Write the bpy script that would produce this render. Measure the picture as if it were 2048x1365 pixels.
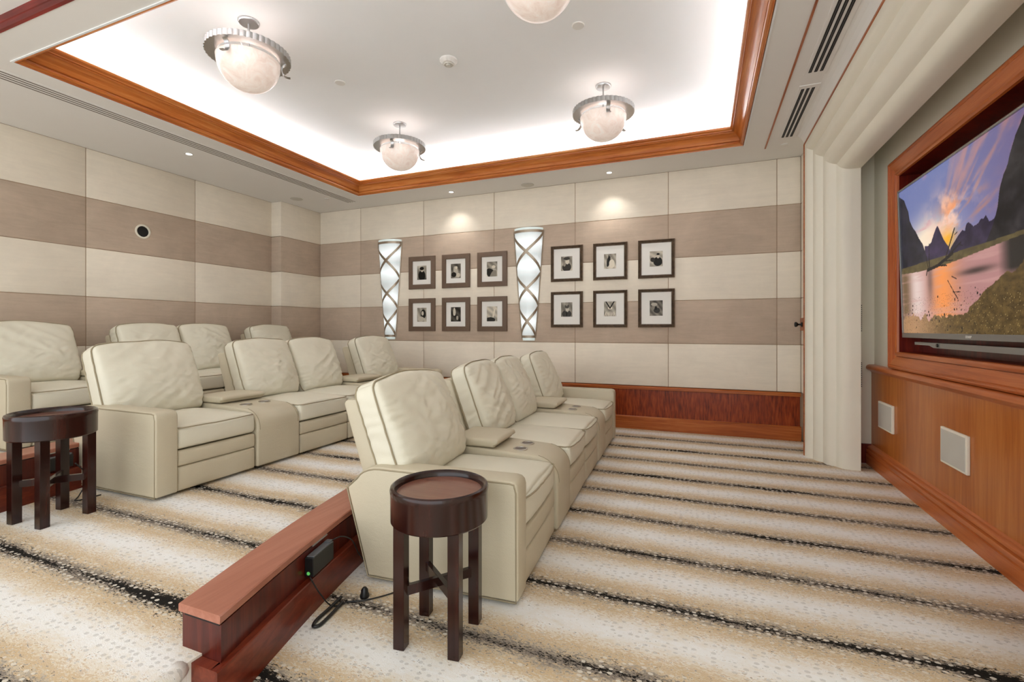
import bpy, bmesh, math, random
import numpy as np
from mathutils import Vector, Matrix, noise

for o in list(bpy.data.objects):
    bpy.data.objects.remove(o)
S = bpy.context.scene
C = S.collection
PI = math.pi
random.seed(7)

# ------------------------------------------------------------------ camera, world, exposure
cd = bpy.data.cameras.new('camera'); cam = bpy.data.objects.new('camera', cd); C.objects.link(cam)
cd.sensor_fit = 'HORIZONTAL'; cd.sensor_width = 36.0; cd.lens = 945.0 / 2048.0 * 36.0
cd.shift_y = (659.0 - 682.5) / 2048.0
cd.clip_start = 0.05; cd.clip_end = 60
cam.location = (0, 0, 1.22); cam.rotation_euler = (PI / 2, 0, math.atan(380 / 945.0))
S.camera = cam
W = bpy.data.worlds.new('world'); S.world = W; W.use_nodes = True
W.node_tree.nodes['Background'].inputs[0].default_value = (0.925, 0.967, 1.0, 1)
W.node_tree.nodes['Background'].inputs[1].default_value = 2.0
S.view_settings.view_transform = 'Standard'; S.view_settings.look = 'None'
S.view_settings.exposure = 0.32; S.view_settings.gamma = 1.0; S.view_settings.use_curve_mapping = False

def area(name, loc, rot, sx, sy, power, color=(1, 1, 1), spread=PI):
    l = bpy.data.lights.new(name, 'AREA'); l.shape = 'RECTANGLE'; l.size = sx; l.size_y = sy
    l.energy = power; l.color = color; l.spread = spread
    o = bpy.data.objects.new(name, l); C.objects.link(o); o.location = loc; o.rotation_euler = rot
    return o
def point(name, loc, power, color=(1, 1, 1), r=0.03):
    l = bpy.data.lights.new(name, 'POINT'); l.energy = power; l.color = color; l.shadow_soft_size = r
    o = bpy.data.objects.new(name, l); C.objects.link(o); o.location = loc
    return o
def spot(name, loc, power, ang, color=(1, 1, 1), blend=0.6, tilt=(0, 0, 0)):
    l = bpy.data.lights.new(name, 'SPOT'); l.energy = power; l.color = color; l.spot_size = ang; l.spot_blend = blend
    l.shadow_soft_size = 0.02
    o = bpy.data.objects.new(name, l); C.objects.link(o); o.location = loc; o.rotation_euler = tilt
    return o

# room numbers
ZS = 3.105            # lower ceiling
ZT = 3.52             # tray ceiling
TX0, TX1, TY0, TY1 = -4.495, 0.395, 1.775, 5.375    # tray opening
YB = 5.97             # back wall
XL = -5.93            # left wall
Z1, Z2 = 0.155, 0.31  # platforms
YC = 3.6

# cove strips lying behind the crown moulding, pointing up, and an added fill light above the camera
CL = (0.90, 0.955, 1.0)
TI = math.radians(48)
for nm, lx, ly, sx, sy, rot in (('cove_light_back', (TX0 + TX1) / 2, TY1 - 0.05, TX1 - TX0 - 0.1, 0.05, (PI - TI, 0, 0)),
                           ('cove_light_front', (TX0 + TX1) / 2, TY0 + 0.05, TX1 - TX0 - 0.1, 0.05, (PI + TI, 0, 0)),
                           ('cove_light_left', TX0 + 0.05, (TY0 + TY1) / 2, 0.05, TY1 - TY0 - 0.1, (0, PI - TI, 0)),
                           ('cove_light_right', TX1 - 0.05, (TY0 + TY1) / 2, 0.05, TY1 - TY0 - 0.1, (0, PI + TI, 0))):
    area(nm, (lx, ly, 3.245), rot, sx, sy, 3.7 * max(sx, sy), CL)
area('hall_fill_light', (-1.6, -0.2, 3.1), (0, 0, 0), 5.5, 1.6, 10, (0.98, 0.985, 1.0))  # soft fill added to brighten the room, not a known lamp

# ------------------------------------------------------------------ materials
def mat(name):
    m = bpy.data.materials.new(name); m.use_nodes = True
    nt = m.node_tree
    return m, nt, nt.nodes['Principled BSDF']
class N:
    """tiny node helper"""
    def __init__(s, nt): s.nt = nt
    def new(s, t, **k):
        n = s.nt.nodes.new(t)
        for a, b in k.items(): setattr(n, a, b)
        return n
    def val(s, sock, v):
        if hasattr(v, 'is_linked') or isinstance(v, bpy.types.NodeSocket): s.nt.links.new(v, sock)
        else: sock.default_value = v
    def m(s, op, a, b=0.0, c=0.0, clamp=False):
        n = s.new('ShaderNodeMath', operation=op, use_clamp=clamp)
        s.val(n.inputs[0], a); s.val(n.inputs[1], b); s.val(n.inputs[2], c)
        return n.outputs[0]
    def mixc(s, f, a, b, blend='MIX'):
        n = s.new('ShaderNodeMix', data_type='RGBA', blend_type=blend)
        s.val(n.inputs[0], f); s.val(n.inputs[6], a); s.val(n.inputs[7], b)
        return n.outputs[2]
    def pos(s):
        return s.new('ShaderNodeNewGeometry').outputs['Position']
    def obj(s):
        return s.new('ShaderNodeTexCoord').outputs['Object']
    def mapping(s, v, scale=(1, 1, 1), loc=(0, 0, 0), rot=(0, 0, 0)):
        n = s.new('ShaderNodeMapping'); s.val(n.inputs[0], v); n.inputs[1].default_value = loc
        n.inputs[2].default_value = rot; n.inputs[3].default_value = scale
        return n.outputs[0]
    def noise(s, v, scale=5, detail=3, rough=0.5, dist=0.0):
        n = s.new('ShaderNodeTexNoise'); s.val(n.inputs['Vector'], v); n.inputs['Scale'].default_value = scale
        n.inputs['Detail'].default_value = detail; n.inputs['Roughness'].default_value = rough
        n.inputs['Distortion'].default_value = dist
        return n.outputs[0]
    def ramp(s, f, stops, interp='LINEAR'):
        n = s.new('ShaderNodeValToRGB'); s.val(n.inputs[0], f); r = n.color_ramp; r.interpolation = interp
        while len(r.elements) < len(stops): r.elements.new(0.5)
        for e, (p, c) in zip(r.elements, stops): e.position = p; e.color = (*c, 1) if len(c) == 3 else c
        return n.outputs[0]
    def bump(s, h, strength=0.3, dist=0.01):
        n = s.new('ShaderNodeBump'); s.val(n.inputs['Height'], h); n.inputs['Strength'].default_value = strength
        n.inputs['Distance'].default_value = dist
        return n.outputs[0]
def rgb(r, g, b):
    f = lambda c: ((c / 255 + 0.055) / 1.055) ** 2.4 if c > 10 else c / 255 / 12.92
    return (f(r), f(g), f(b), 1)

def plain(name, col, rough=0.6, metal=0.0, noise_amt=0.06, nscale=6, coat=0.0, bump=0.0, bscale=200, emis=None, estr=0):
    m, nt, p = mat(name); n = N(nt)
    v = n.noise(n.obj(), nscale, 4)
    dark = tuple(c * (1 - noise_amt) for c in col[:3]) + (1,); light = tuple(min(1, c * (1 + noise_amt)) for c in col[:3]) + (1,)
    n.val(p.inputs['Base Color'], n.mixc(v, dark, light))
    p.inputs['Roughness'].default_value = rough; p.inputs['Metallic'].default_value = metal
    p.inputs['Coat Weight'].default_value = coat
    if bump: n.val(p.inputs['Normal'], n.bump(n.noise(n.obj(), bscale, 3), bump, 0.002))
    if emis: p.inputs['Emission Color'].default_value = emis; p.inputs['Emission Strength'].default_value = estr
    return m

def wood(name, c0, c1, c2, axis='z', rough=0.3, scale=1.0, coat=0.3, ribbon=0.0):
    """straight grained veneer: grain runs along `axis` (world)"""
    m, nt, p = mat(name); n = N(nt)
    sc = {'x': (1.2, 22, 22), 'y': (22, 1.2, 22), 'z': (22, 22, 1.2)}[axis]
    sc2 = {'x': (0.5, 4, 4), 'y': (4, 0.5, 4), 'z': (4, 4, 0.5)}[axis]
    P = n.pos()
    g = n.noise(n.mapping(P, tuple(s * scale for s in sc)), 1.6, 6, 0.65, 0.6)
    b = n.noise(n.mapping(P, tuple(s * scale for s in sc2)), 1.3, 3, 0.5, 0.8)
    f = n.m('ADD', n.m('MULTIPLY', g, 0.65), n.m('MULTIPLY', b, 0.4))
    if ribbon:
        r = n.noise(n.mapping(P, (60 * scale, 60 * scale, 9 * scale)), 1.0, 2, 0.5)
        f = n.m('ADD', n.m('MULTIPLY', f, 1 - ribbon), n.m('MULTIPLY', r, ribbon))
    n.val(p.inputs['Base Color'], n.ramp(f, [(0.32, c0[:3]), (0.52, c1[:3]), (0.72, c2[:3])]))
    p.inputs['Roughness'].default_value = rough; p.inputs['Coat Weight'].default_value = coat * 0.4; p.inputs['Specular IOR Level'].default_value = 0.35
    p.inputs['Coat Roughness'].default_value = 0.15
    n.val(p.inputs['Normal'], n.bump(g, 0.06, 0.002))
    return m

def leather(name, c, rough=0.48):
    m, nt, p = mat(name); n = N(nt); O = n.obj()
    big = n.noise(O, 3.0, 3)
    col = n.mixc(big, tuple(x * 0.93 for x in c[:3]) + (1,), tuple(min(1, x * 1.05) for x in c[:3]) + (1,))
    n.val(p.inputs['Base Color'], col); p.inputs['Roughness'].default_value = rough
    vo = n.new('ShaderNodeTexVoronoi'); n.val(vo.inputs['Vector'], O); vo.inputs['Scale'].default_value = 260
    h = n.m('ADD', n.m('MULTIPLY', vo.outputs[0], 0.25), n.m('MULTIPLY', n.noise(n.mapping(O, (9, 9, 22)), 1.0, 4, 0.6, 0.5), 1.0))
    n.val(p.inputs['Normal'], n.bump(h, 0.16, 0.012))
    return m

def suede(name, c, mottle=0.10):
    m, nt, p = mat(name); n = N(nt); P = n.pos()
    a = n.noise(P, 2.2, 6, 0.7, 0.4); b = n.noise(n.mapping(P, (3, 3, 26)), 1.0, 4, 0.6, 0.8)
    f = n.m('ADD', n.m('MULTIPLY', a, 0.62), n.m('MULTIPLY', b, 0.38))
    lo = tuple(x * (1 - mottle) for x in c[:3]); hi = tuple(min(1, x * (1 + mottle)) for x in c[:3])
    n.val(p.inputs['Base Color'], n.ramp(f, [(0.32, lo), (0.68, hi)]))
    p.inputs['Roughness'].default_value = 0.85; p.inputs['Sheen Weight'].default_value = 0.15
    n.val(p.inputs['Normal'], n.bump(n.noise(P, 380, 2), 0.12, 0.002))
    return m

def carpet_mat():
    m, nt, p = mat('animal_stripe_carpet'); n = N(nt); P = n.pos()
    sp = n.new('ShaderNodeSeparateXYZ'); n.val(sp.inputs[0], P)
    X, Y = sp.outputs[0], sp.outputs[1]
    PER = 0.4755
    wob = n.noise(n.mapping(P, (1.7, 0.5, 0)), 1.0, 3, 0.55)
    jag = n.noise(n.mapping(P, (24, 14, 0)), 1.0, 3, 0.6)
    yy = n.m('ADD', n.m('ADD', Y, n.m('MULTIPLY', n.m('SUBTRACT', wob, 0.5), 0.05)), n.m('MULTIPLY', n.m('SUBTRACT', jag, 0.5), 0.022))
    k = n.m('DIVIDE', n.m('SUBTRACT', yy, 2.166), PER)
    ks = n.m('ADD', k, 0.5)
    idx = n.m('FLOOR', ks)
    fr = n.m('SUBTRACT', n.m('SUBTRACT', ks, idx), 0.5)
    d = n.m('MULTIPLY', n.m('ABSOLUTE', fr), PER)                      # 0 .. 0.238 m from the stripe's spine
    odd = n.m('ABSOLUTE', n.m('SUBTRACT', n.m('MULTIPLY', n.m('FRACT', n.m('MULTIPLY', idx, 0.5)), 2.0), 0.0))   # 0 heavy, 1 thin
    # thickness along the stripe
    cv = n.new('ShaderNodeCombineXYZ'); n.val(cv.inputs[0], n.m('MULTIPLY', X, 1.5)); n.val(cv.inputs[1], n.m('MULTIPLY', idx, 7.31))
    th = n.noise(cv.outputs[0], 1.0, 2, 0.5)
    th = n.m('ADD', n.m('MULTIPLY', n.m('SUBTRACT', th, 0.5), 2.6), 0.5, clamp=True)
    w = n.m('ADD', -0.014, n.m('MULTIPLY', th, n.m('SUBTRACT', 0.046, n.m('MULTIPLY', odd, 0.014))))
    def stretch(v, k): return n.m('ADD', n.m('MULTIPLY', n.m('SUBTRACT', v, 0.5), k), 0.5)
    fine = stretch(n.noise(n.mapping(P, (60, 135, 0), rot=(0, 0, 0.45)), 1.0, 3, 0.7), 2.6)
    mid = stretch(n.noise(n.mapping(P, (20, 44, 0), rot=(0, 0, 0.35)), 1.0, 4, 0.7), 2.4)
    fine2 = stretch(n.noise(n.mapping(P, (64, 120, 0), loc=(9, 4, 0), rot=(0, 0, 0.4)), 1.0, 3, 0.7), 2.6)
    # underlying bands
    dn = n.m('ADD', n.m('DIVIDE', d, 0.238), n.m('ADD', n.m('MULTIPLY', n.m('SUBTRACT', mid, 0.5), 0.42), n.m('MULTIPLY', n.m('SUBTRACT', stretch(n.noise(n.mapping(P, (5, 9, 0)), 1.0, 3, 0.6), 2.0), 0.5), 0.34)))
    base = n.ramp(dn, [(0.0, rgb(150, 138, 124)[:3]), (0.12, rgb(186, 172, 152)[:3]), (0.25, rgb(212, 194, 166)[:3]),
                       (0.42, rgb(220, 204, 178)[:3]), (0.60, rgb(230, 220, 204)[:3]), (0.78, rgb(236, 231, 223)[:3]), (1.0, rgb(240, 238, 234)[:3])])
    # tan flecks
    tan = n.m('GREATER_THAN', n.m('SUBTRACT', n.m('MULTIPLY_ADD', fine2, 0.6, n.m('MULTIPLY', mid, 0.4)), n.m('MULTIPLY', n.m('ABSOLUTE', n.m('SUBTRACT', n.m('DIVIDE', d, 0.238), 0.40)), 0.8)), 0.42)
    base = n.mixc(n.m('MULTIPLY', tan, 0.58), base, rgb(200, 168, 124))
    pale = n.m('GREATER_THAN', n.m('SUBTRACT', 1.0, fine2), 0.72)
    base = n.mixc(n.m('MULTIPLY', pale, 0.45), base, rgb(234, 228, 218))
    dw = n.m('SUBTRACT', d, w)
    def falloff(dist, t0, rng, L):
        ex = n.m('EXPONENT', n.m('MULTIPLY', dist, -1.0 / L))
        return n.m('MINIMUM', n.m('MULTIPLY_ADD', dist, 22.0, t0), n.m('ADD', t0, n.m('MULTIPLY', n.m('SUBTRACT', 1.0, ex), rng)))
    mixn = n.m('MULTIPLY_ADD', fine, 0.68, n.m('MULTIPLY', mid, 0.32))
    mixg = n.m('MULTIPLY_ADD', n.m('SUBTRACT', 1.0, fine2), 0.68, n.m('MULTIPLY', mid, 0.32))
    grey = n.m('GREATER_THAN', mixg, falloff(d, 0.34, 0.52, 0.07))
    base = n.mixc(n.m('MULTIPLY', grey, 0.75), base, rgb(120, 110, 102))
    blk = n.m('GREATER_THAN', mixn, falloff(dw, 0.44, 0.42, 0.036))
    base = n.mixc(n.m('MULTIPLY', blk, 0.95), base, rgb(7, 6, 6))
    # pale spots over the dark and tan, grey spots over the white
    vo = n.new('ShaderNodeTexVoronoi'); n.val(vo.inputs['Vector'], n.mapping(P, (29, 40, 0))); vo.inputs['Scale'].default_value = 1.0
    vo.inputs['Randomness'].default_value = 0.42
    dot = n.m('LESS_THAN', n.m('ADD', vo.outputs[0], n.m('MULTIPLY', fine, 0.10)), 0.33)
    area_n = n.m('GREATER_THAN', n.noise(n.mapping(P, (0.9, 1.4, 0), loc=(3, 1, 0)), 1.0, 2), 0.34)
    near = n.m('LESS_THAN', d, 0.085)
    base = n.mixc(n.m('MULTIPLY', n.m('MULTIPLY', dot, area_n), n.m('MULTIPLY', near, 0.85)), base, rgb(222, 214, 200))
    far = n.m('GREATER_THAN', dn, 0.62)
    base = n.mixc(n.m('MULTIPLY', n.m('MULTIPLY', dot, area_n), n.m('MULTIPLY', far, 0.40)), base, rgb(176, 170, 162))
    n.val(p.inputs['Base Color'], base); p.inputs['Roughness'].default_value = 0.95
    p.inputs['Specular IOR Level'].default_value = 0.15
    n.val(p.inputs['Normal'], n.bump(n.noise(P, 260, 2), 0.35, 0.004))
    return m

M = {}
M['carpet'] = carpet_mat()
M['plaster'] = plain('painted_plaster', rgb(238, 235, 230), 0.8, noise_amt=0.015)
M['tray_white'] = plain('white_ceiling_paint', rgb(240, 241, 241), 0.8, noise_amt=0.012)
M['cream'] = plain('cream_plaster', rgb(240, 234, 217), 0.62, noise_amt=0.02)
M['lightpanel'] = suede('pale_suede_panel', rgb(239, 228, 210), 0.07)
M['darkpanel'] = suede('taupe_suede_panel', rgb(194, 174, 154), 0.15)
M['seam'] = plain('panel_seam', rgb(170, 144, 120), 0.9)
OR0, OR1, OR2 = rgb(120, 52, 16), rgb(168, 86, 34), rgb(200, 122, 62)
M['wood_x'] = wood('cherry_trim_x', OR0, OR1, OR2, 'x')
M['wood_y'] = wood('cherry_trim_y', OR0, OR1, OR2, 'y')
M['wood_z'] = wood('cherry_trim_z', OR0, OR1, OR2, 'z')
M['crown_x'] = wood('crown_wood_x', rgb(150, 72, 24), rgb(190, 108, 46), rgb(216, 146, 80), 'x')
M['crown_y'] = wood('crown_wood_y', rgb(150, 72, 24), rgb(190, 108, 46), rgb(216, 146, 80), 'y')
M['wood_frame_y'] = wood('screen_wall_trim_y', rgb(156, 72, 26), rgb(188, 100, 46), rgb(208, 126, 68), 'y')
M['wood_frame_z'] = wood('screen_wall_trim_z', rgb(128, 50, 16), rgb(182, 88, 36), rgb(206, 122, 62), 'z')
M['wains'] = wood('wainscot_veneer', rgb(158, 80, 26), rgb(184, 106, 44), rgb(204, 132, 66), 'z', 0.28)
M['ribbon'] = wood('ribbon_veneer', rgb(72, 20, 4), rgb(138, 52, 14), rgb(176, 84, 34), 'z', 0.3, 1.0, 0.2, 0.55)
M['darkred'] = wood('dark_red_veneer', rgb(62, 10, 6), rgb(98, 20, 10), rgb(134, 38, 18), 'z', 0.3)
M['knee_face'] = wood('low_wall_veneer', rgb(48, 10, 6), rgb(80, 22, 12), rgb(112, 42, 22), 'z', 0.3)
M['knee_cap'] = wood('low_wall_cap', rgb(156, 94, 72), rgb(172, 110, 88), rgb(186, 126, 104), 'y', 0.32)
M['redtrim'] = wood('dark_red_trim', rgb(70, 8, 6), rgb(104, 16, 10), rgb(140, 30, 18), 'x', 0.35)
M['vent_dark'] = plain('shaded_vent_slot', rgb(116, 106, 96), 0.8)
M['black'] = plain('black_gap', rgb(16, 13, 12), 0.7)
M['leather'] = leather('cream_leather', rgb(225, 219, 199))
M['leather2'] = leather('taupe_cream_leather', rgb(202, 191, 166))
M['piping'] = plain('leather_piping', rgb(160, 147, 120), 0.6)
M['espresso'] = wood('espresso_wood', rgb(16, 5, 4), rgb(36, 12, 8), rgb(62, 24, 15), 'z', 0.2, 0.8, 0.7)
M['espresso_sheen'] = wood('espresso_top_with_reflection', rgb(112, 70, 56), rgb(124, 80, 65), rgb(136, 92, 76), 'x', 0.2, 0.8, 0.8)  # paler than the drum and legs: reflections on the top put into the colour
M['nickel'] = plain('brushed_nickel', rgb(192, 192, 192), 0.32, 1.0, 0.08, 12)
M['bronze'] = plain('aged_nickel_strap', rgb(168, 154, 136), 0.4, 0.75, 0.10, 14)
M['steel'] = plain('steel_cup', rgb(200, 196, 190), 0.25, 1.0)
M['cup_shade'] = plain('painted_cup_shade', rgb(112, 102, 94), 0.45, 0.3)  # darker tone stands for the shade inside the cup
M['blackplastic'] = plain('black_plastic', rgb(20, 20, 21), 0.35)
M['greyplastic'] = plain('grey_plastic', rgb(96, 98, 102), 0.4)
M['whiteplastic'] = plain('white_plastic', rgb(225, 222, 216), 0.5, noise_amt=0.02)
M['grille'] = plain('pale_grille', rgb(206, 202, 192), 0.7)
M['tvbezel'] = plain('silver_bezel', rgb(150, 150, 148), 0.35, 0.6)
M['matboard'] = plain('white_mat_board', rgb(236, 233, 226), 0.8, noise_amt=0.01)
M['green'] = plain('green_badge', rgb(90, 170, 90), 0.5, emis=rgb(90, 190, 90), estr=0.4)  # given a slight glow of its own though the badge is no lamp
M['downlight'] = plain('lamp_lens', rgb(255, 252, 245), 0.3, emis=(1, 0.98, 0.94, 1), estr=6)

def frame_wood():
    m, nt, p = mat('reeded_dark_frame'); n = N(nt)
    n.val(p.inputs['Base Color'], n.ramp(n.noise(n.obj(), 30, 3), [(0.3, rgb(84, 68, 54)[:3]), (0.7, rgb(122, 102, 82)[:3])]))
    p.inputs['Roughness'].default_value = 0.35
    return m
M['reeded'] = frame_wood()
def woven_frame():
    m, nt, p = mat('woven_pattern_frame'); n = N(nt); O = n.obj()
    s = n.new('ShaderNodeSeparateXYZ'); n.val(s.inputs[0], O)
    zig = n.m('PINGPONG', n.m('MULTIPLY', s.outputs[0], 1.0), 0.011)
    f = n.m('FRACT', n.m('DIVIDE', n.m('ADD', s.outputs[2], zig), 0.0095))
    ln = n.m('LESS_THAN', f, 0.36)
    col = n.mixc(ln, rgb(74, 56, 44), rgb(150, 122, 98))
    n.val(p.inputs['Base Color'], col); p.inputs['Roughness'].default_value = 0.45
    n.val(p.inputs['Normal'], n.bump(f, 0.4, 0.003))
    return m
M['woven'] = woven_frame()

def bowl_mat():
    m, nt, p = mat('lit_alabaster_bowl'); n = N(nt); O = n.obj()
    a = n.noise(O, 9, 6, 0.7, 1.2)
    col = n.ramp(a, [(0.3, rgb(226, 200, 186)[:3]), (0.5, rgb(238, 220, 208)[:3]), (0.7, rgb(246, 234, 226)[:3])])
    n.val(p.inputs['Base Color'], col); p.inputs['Roughness'].default_value = 0.25
    n.val(p.inputs['Emission Color'], n.mixc(0.5, col, (1, .95, .9, 1)))
    s = n.new('ShaderNodeSeparateXYZ'); n.val(s.inputs[0], O)
    # three bulbs inside: soft hot spots
    hs = None
    for k in range(3):
        an = 0.5 + k * 2 * PI / 3
        vm = n.new('ShaderNodeVectorMath', operation='DISTANCE'); n.val(vm.inputs[0], O)
        vm.inputs[1].default_value = (0.16 * math.cos(an), 0.16 * math.sin(an), -0.33)
        h = n.m('POWER', n.m('SUBTRACT', 1.0, n.m('DIVIDE', vm.outputs[1], 0.11), clamp=True), 1.6)
        hs = h if hs is None else n.m('MAXIMUM', hs, h)
    n.val(p.inputs['Emission Strength'], n.m('ADD', n.m('MULTIPLY', hs, 0.40), 0.19))
    return m
M['bowl'] = bowl_mat()
def sconce_glass():
    m, nt, p = mat('lit_frosted_glass'); n = N(nt); O = n.obj()
    s = n.new('ShaderNodeSeparateXYZ'); n.val(s.inputs[0], O)
    p.inputs['Base Color'].default_value = rgb(222, 230, 230); p.inputs['Roughness'].default_value = 0.3
    p.inputs['Emission Color'].default_value = (0.90, 0.97, 1.0, 1)
    hs = None
    for z in (0.25, 0.62, 1.0, 1.28):
        h = n.m('POWER', n.m('SUBTRACT', 1.0, n.m('DIVIDE', n.m('ABSOLUTE', n.m('SUBTRACT', s.outputs[2], z)), 0.17), clamp=True), 1.3)
        hs = h if hs is None else n.m('MAXIMUM', hs, h)
    n.val(p.inputs['Emission Strength'], n.m('ADD', n.m('MULTIPLY', hs, 0.42), 0.15))
    return m
M['sconce'] = sconce_glass()
M['glass_rim'] = plain('pale_glass', rgb(214, 226, 222), 0.2, emis=(0.85, 0.95, 0.93, 1), estr=0.25)

def vcol_mat(name, emit=0.0, rough=0.4):
    m, nt, p = mat(name); n = N(nt)
    a = n.new('ShaderNodeAttribute'); a.attribute_name = 'Col'
    if emit:
        p.inputs['Base Color'].default_value = (0.01, 0.01, 0.01, 1)
        n.val(p.inputs['Emission Color'], a.outputs['Color']); p.inputs['Emission Strength'].default_value = emit
    else:
        n.val(p.inputs['Base Color'], a.outputs['Color'])
    p.inputs['Roughness'].default_value = rough; p.inputs['Specular IOR Level'].default_value = 0.12
    return m
M['screen'] = vcol_mat('screen_picture', 0.78, 0.25)
M['photo'] = vcol_mat('printed_photograph', 0, 0.3)

# ------------------------------------------------------------------ mesh helpers
def link(name, me, m, parent=None, smooth=False, auto=None):
    if isinstance(m, (list, tuple)):
        for x in m: me.materials.append(x)
    else: me.materials.append(m)
    if smooth:
        me.polygons.foreach_set('use_smooth', [True] * len(me.polygons))
        if auto is not None: me.set_sharp_from_angle(angle=math.radians(auto))
    o = bpy.data.objects.new(name, me); C.objects.link(o)
    if parent: o.parent = parent
    return o
def obj(name, bm, m, parent=None, smooth=False, auto=None):
    me = bpy.data.meshes.new(name); bm.normal_update(); bm.to_mesh(me); bm.free()
    return link(name, me, m, parent, smooth, auto)
def BM(): return bmesh.new()
def box(bm, x0, x1, y0, y1, z0, z1, bev=0.0, mi=0, seg=2, M4=None):
    vs = [bm.verts.new((x, y, z)) for x in (x0, x1) for y in (y0, y1) for z in (z0, z1)]
    F = [(0, 1, 3, 2), (4, 6, 7, 5), (0, 4, 5, 1), (2, 3, 7, 6), (0, 2, 6, 4), (1, 5, 7, 3)]
    fs = [bm.faces.new([vs[i] for i in f]) for f in F]
    for f in fs: f.material_index = mi
    if bev:
        es = list({e for f in fs for e in f.edges})
        r = bmesh.ops.bevel(bm, geom=es, offset=bev, segments=seg, profile=0.5, affect='EDGES')
        for f in r['faces']: f.material_index = mi
        vs = list({v for f in r['faces'] for v in f.verts} | {v for v in vs if v.is_valid})
    if M4 is not None:
        for v in vs:
            if v.is_valid: v.co = M4 @ v.co
    return vs
def prism(bm, pts, a0, a1, axis='y', mi=0, cap=True):
    """pts: 2D outline in the two other axes; extruded from a0 to a1 along axis"""
    def P(p, a):
        return {'y': (p[0], a, p[1]), 'x': (a, p[0], p[1]), 'z': (p[0], p[1], a)}[axis]
    A = [bm.verts.new(P(p, a0)) for p in pts]; B = [bm.verts.new(P(p, a1)) for p in pts]
    n = len(pts); fs = []
    for i in range(n):
        fs.append(bm.faces.new((A[i], A[(i + 1) % n], B[(i + 1) % n], B[i])))
    if cap: fs.append(bm.faces.new(A[::-1])); fs.append(bm.faces.new(B))
    for f in fs: f.material_index = mi
    return A, B, fs
def fixn(bm): bmesh.ops.recalc_face_normals(bm, faces=bm.faces[:])
def tube(bm, pts, r, seg=8, closed=False, mi=0):
    pts = [Vector(p) for p in pts]; n = len(pts); rings = []
    up = Vector((0, 0, 1)); prev = None
    for i, p in enumerate(pts):
        a = pts[(i - 1) % n] if (closed or i > 0) else p
        b = pts[(i + 1) % n] if (closed or i < n - 1) else p
        t = (b - a)
        if t.length < 1e-9: t = Vector((0, 0, 1))
        t.normalize()
        if prev is None:
            u = t.cross(up)
            if u.length < 0.05: u = t.cross(Vector((1, 0, 0)))
        else:
            u = prev - t * prev.dot(t)
            if u.length < 1e-4: u = t.cross(up)
        u.normalize(); prev = u; v = t.cross(u)
        rr = r[i] if isinstance(r, (list, tuple)) else r
        rings.append([bm.verts.new(p + (u * math.cos(2 * PI * k / seg) + v * math.sin(2 * PI * k / seg)) * rr) for k in range(seg)])
    for i in range(n if closed else n - 1):
        A, B = rings[i], rings[(i + 1) % n]
        off = 0
        if closed and i == n - 1:
            off = min(range(seg), key=lambda o: (A[0].co - B[o].co).length)
        for k in range(seg):
            f = bm.faces.new((A[k], A[(k + 1) % seg], B[(k + 1 + off) % seg], B[(k + off) % seg])); f.material_index = mi
    if not closed:
        for R_ in (rings[0][::-1], rings[-1]):
            f = bm.faces.new(R_); f.material_index = mi
def lathe(bm, prof, seg=48, c=(0, 0, 0), mi=0):
    rings = []
    for (r, z) in prof:
        if r < 1e-5: rings.append([bm.verts.new((c[0], c[1], c[2] + z))])
        else: rings.append([bm.verts.new((c[0] + r * math.cos(2 * PI * k / seg), c[1] + r * math.sin(2 * PI * k / seg), c[2] + z)) for k in range(seg)])
    for A, B in zip(rings, rings[1:]):
        for k in range(seg):
            a = [A[0]] if len(A) == 1 else [A[k], A[(k + 1) % seg]]
            b = [B[0]] if len(B) == 1 else [B[(k + 1) % seg], B[k]]
            if len(a) + len(b) >= 3:
                f = bm.faces.new(a + b); f.material_index = mi
def axis_samples(h, r, n):
    r = min(r, h * 0.98)
    e = [-h + r * (1 - math.cos(t * PI / 2 / 4)) for t in range(0, 5)]
    mid = [-h + r + (2 * h - 2 * r) * i / n for i in range(1, n)]
    return e + mid + [-x for x in e[::-1]]
def soft_box(bm, hx, hy, hz, r, n=(4, 12, 12), fn=None, mi=0):
    """rounded, subdivided box centred on the origin; fn(co, u, v, w) moves each vertex (u,v,w in -1..1)"""
    ax = [axis_samples(h, r, k) for h, k in zip((hx, hy, hz), n)]
    H = (hx, hy, hz); cache = {}
    def V(i, j, k):
        key = (i, j, k)
        if key in cache: return cache[key]
        p = Vector((ax[0][i], ax[1][j], ax[2][k]))
        q = Vector([max(-(h - min(r, h * .98)), min(h - min(r, h * .98), c)) for c, h in zip(p, H)])
        d = p - q
        co = q + d.normalized() * min(r, d.length if d.length < 1e-9 else r) if d.length > 1e-9 else p
        if fn: co = fn(co, p.x / hx, p.y / hy, p.z / hz)
        cache[key] = bm.verts.new(co); return cache[key]
    L = [len(a) - 1 for a in ax]
    def quad(a, b, c, d):
        f = bm.faces.new((a, b, c, d)); f.material_index = mi
    for j in range(L[1]):
        for k in range(L[2]):
            quad(V(L[0], j, k), V(L[0], j + 1, k), V(L[0], j + 1, k + 1), V(L[0], j, k + 1))
            quad(V(0, j, k), V(0, j, k + 1), V(0, j + 1, k + 1), V(0, j + 1, k))
    for i in range(L[0]):
        for k in range(L[2]):
            quad(V(i, 0, k), V(i + 1, 0, k), V(i + 1, 0, k + 1), V(i, 0, k + 1))
            quad(V(i, L[1], k), V(i, L[1], k + 1), V(i + 1, L[1], k + 1), V(i + 1, L[1], k))
    for i in range(L[0]):
        for j in range(L[1]):
            quad(V(i, j, 0), V(i, j + 1, 0), V(i + 1, j + 1, 0), V(i + 1, j, 0))
            quad(V(i, j, L[2]), V(i + 1, j, L[2]), V(i + 1, j + 1, L[2]), V(i, j + 1, L[2]))
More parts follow.
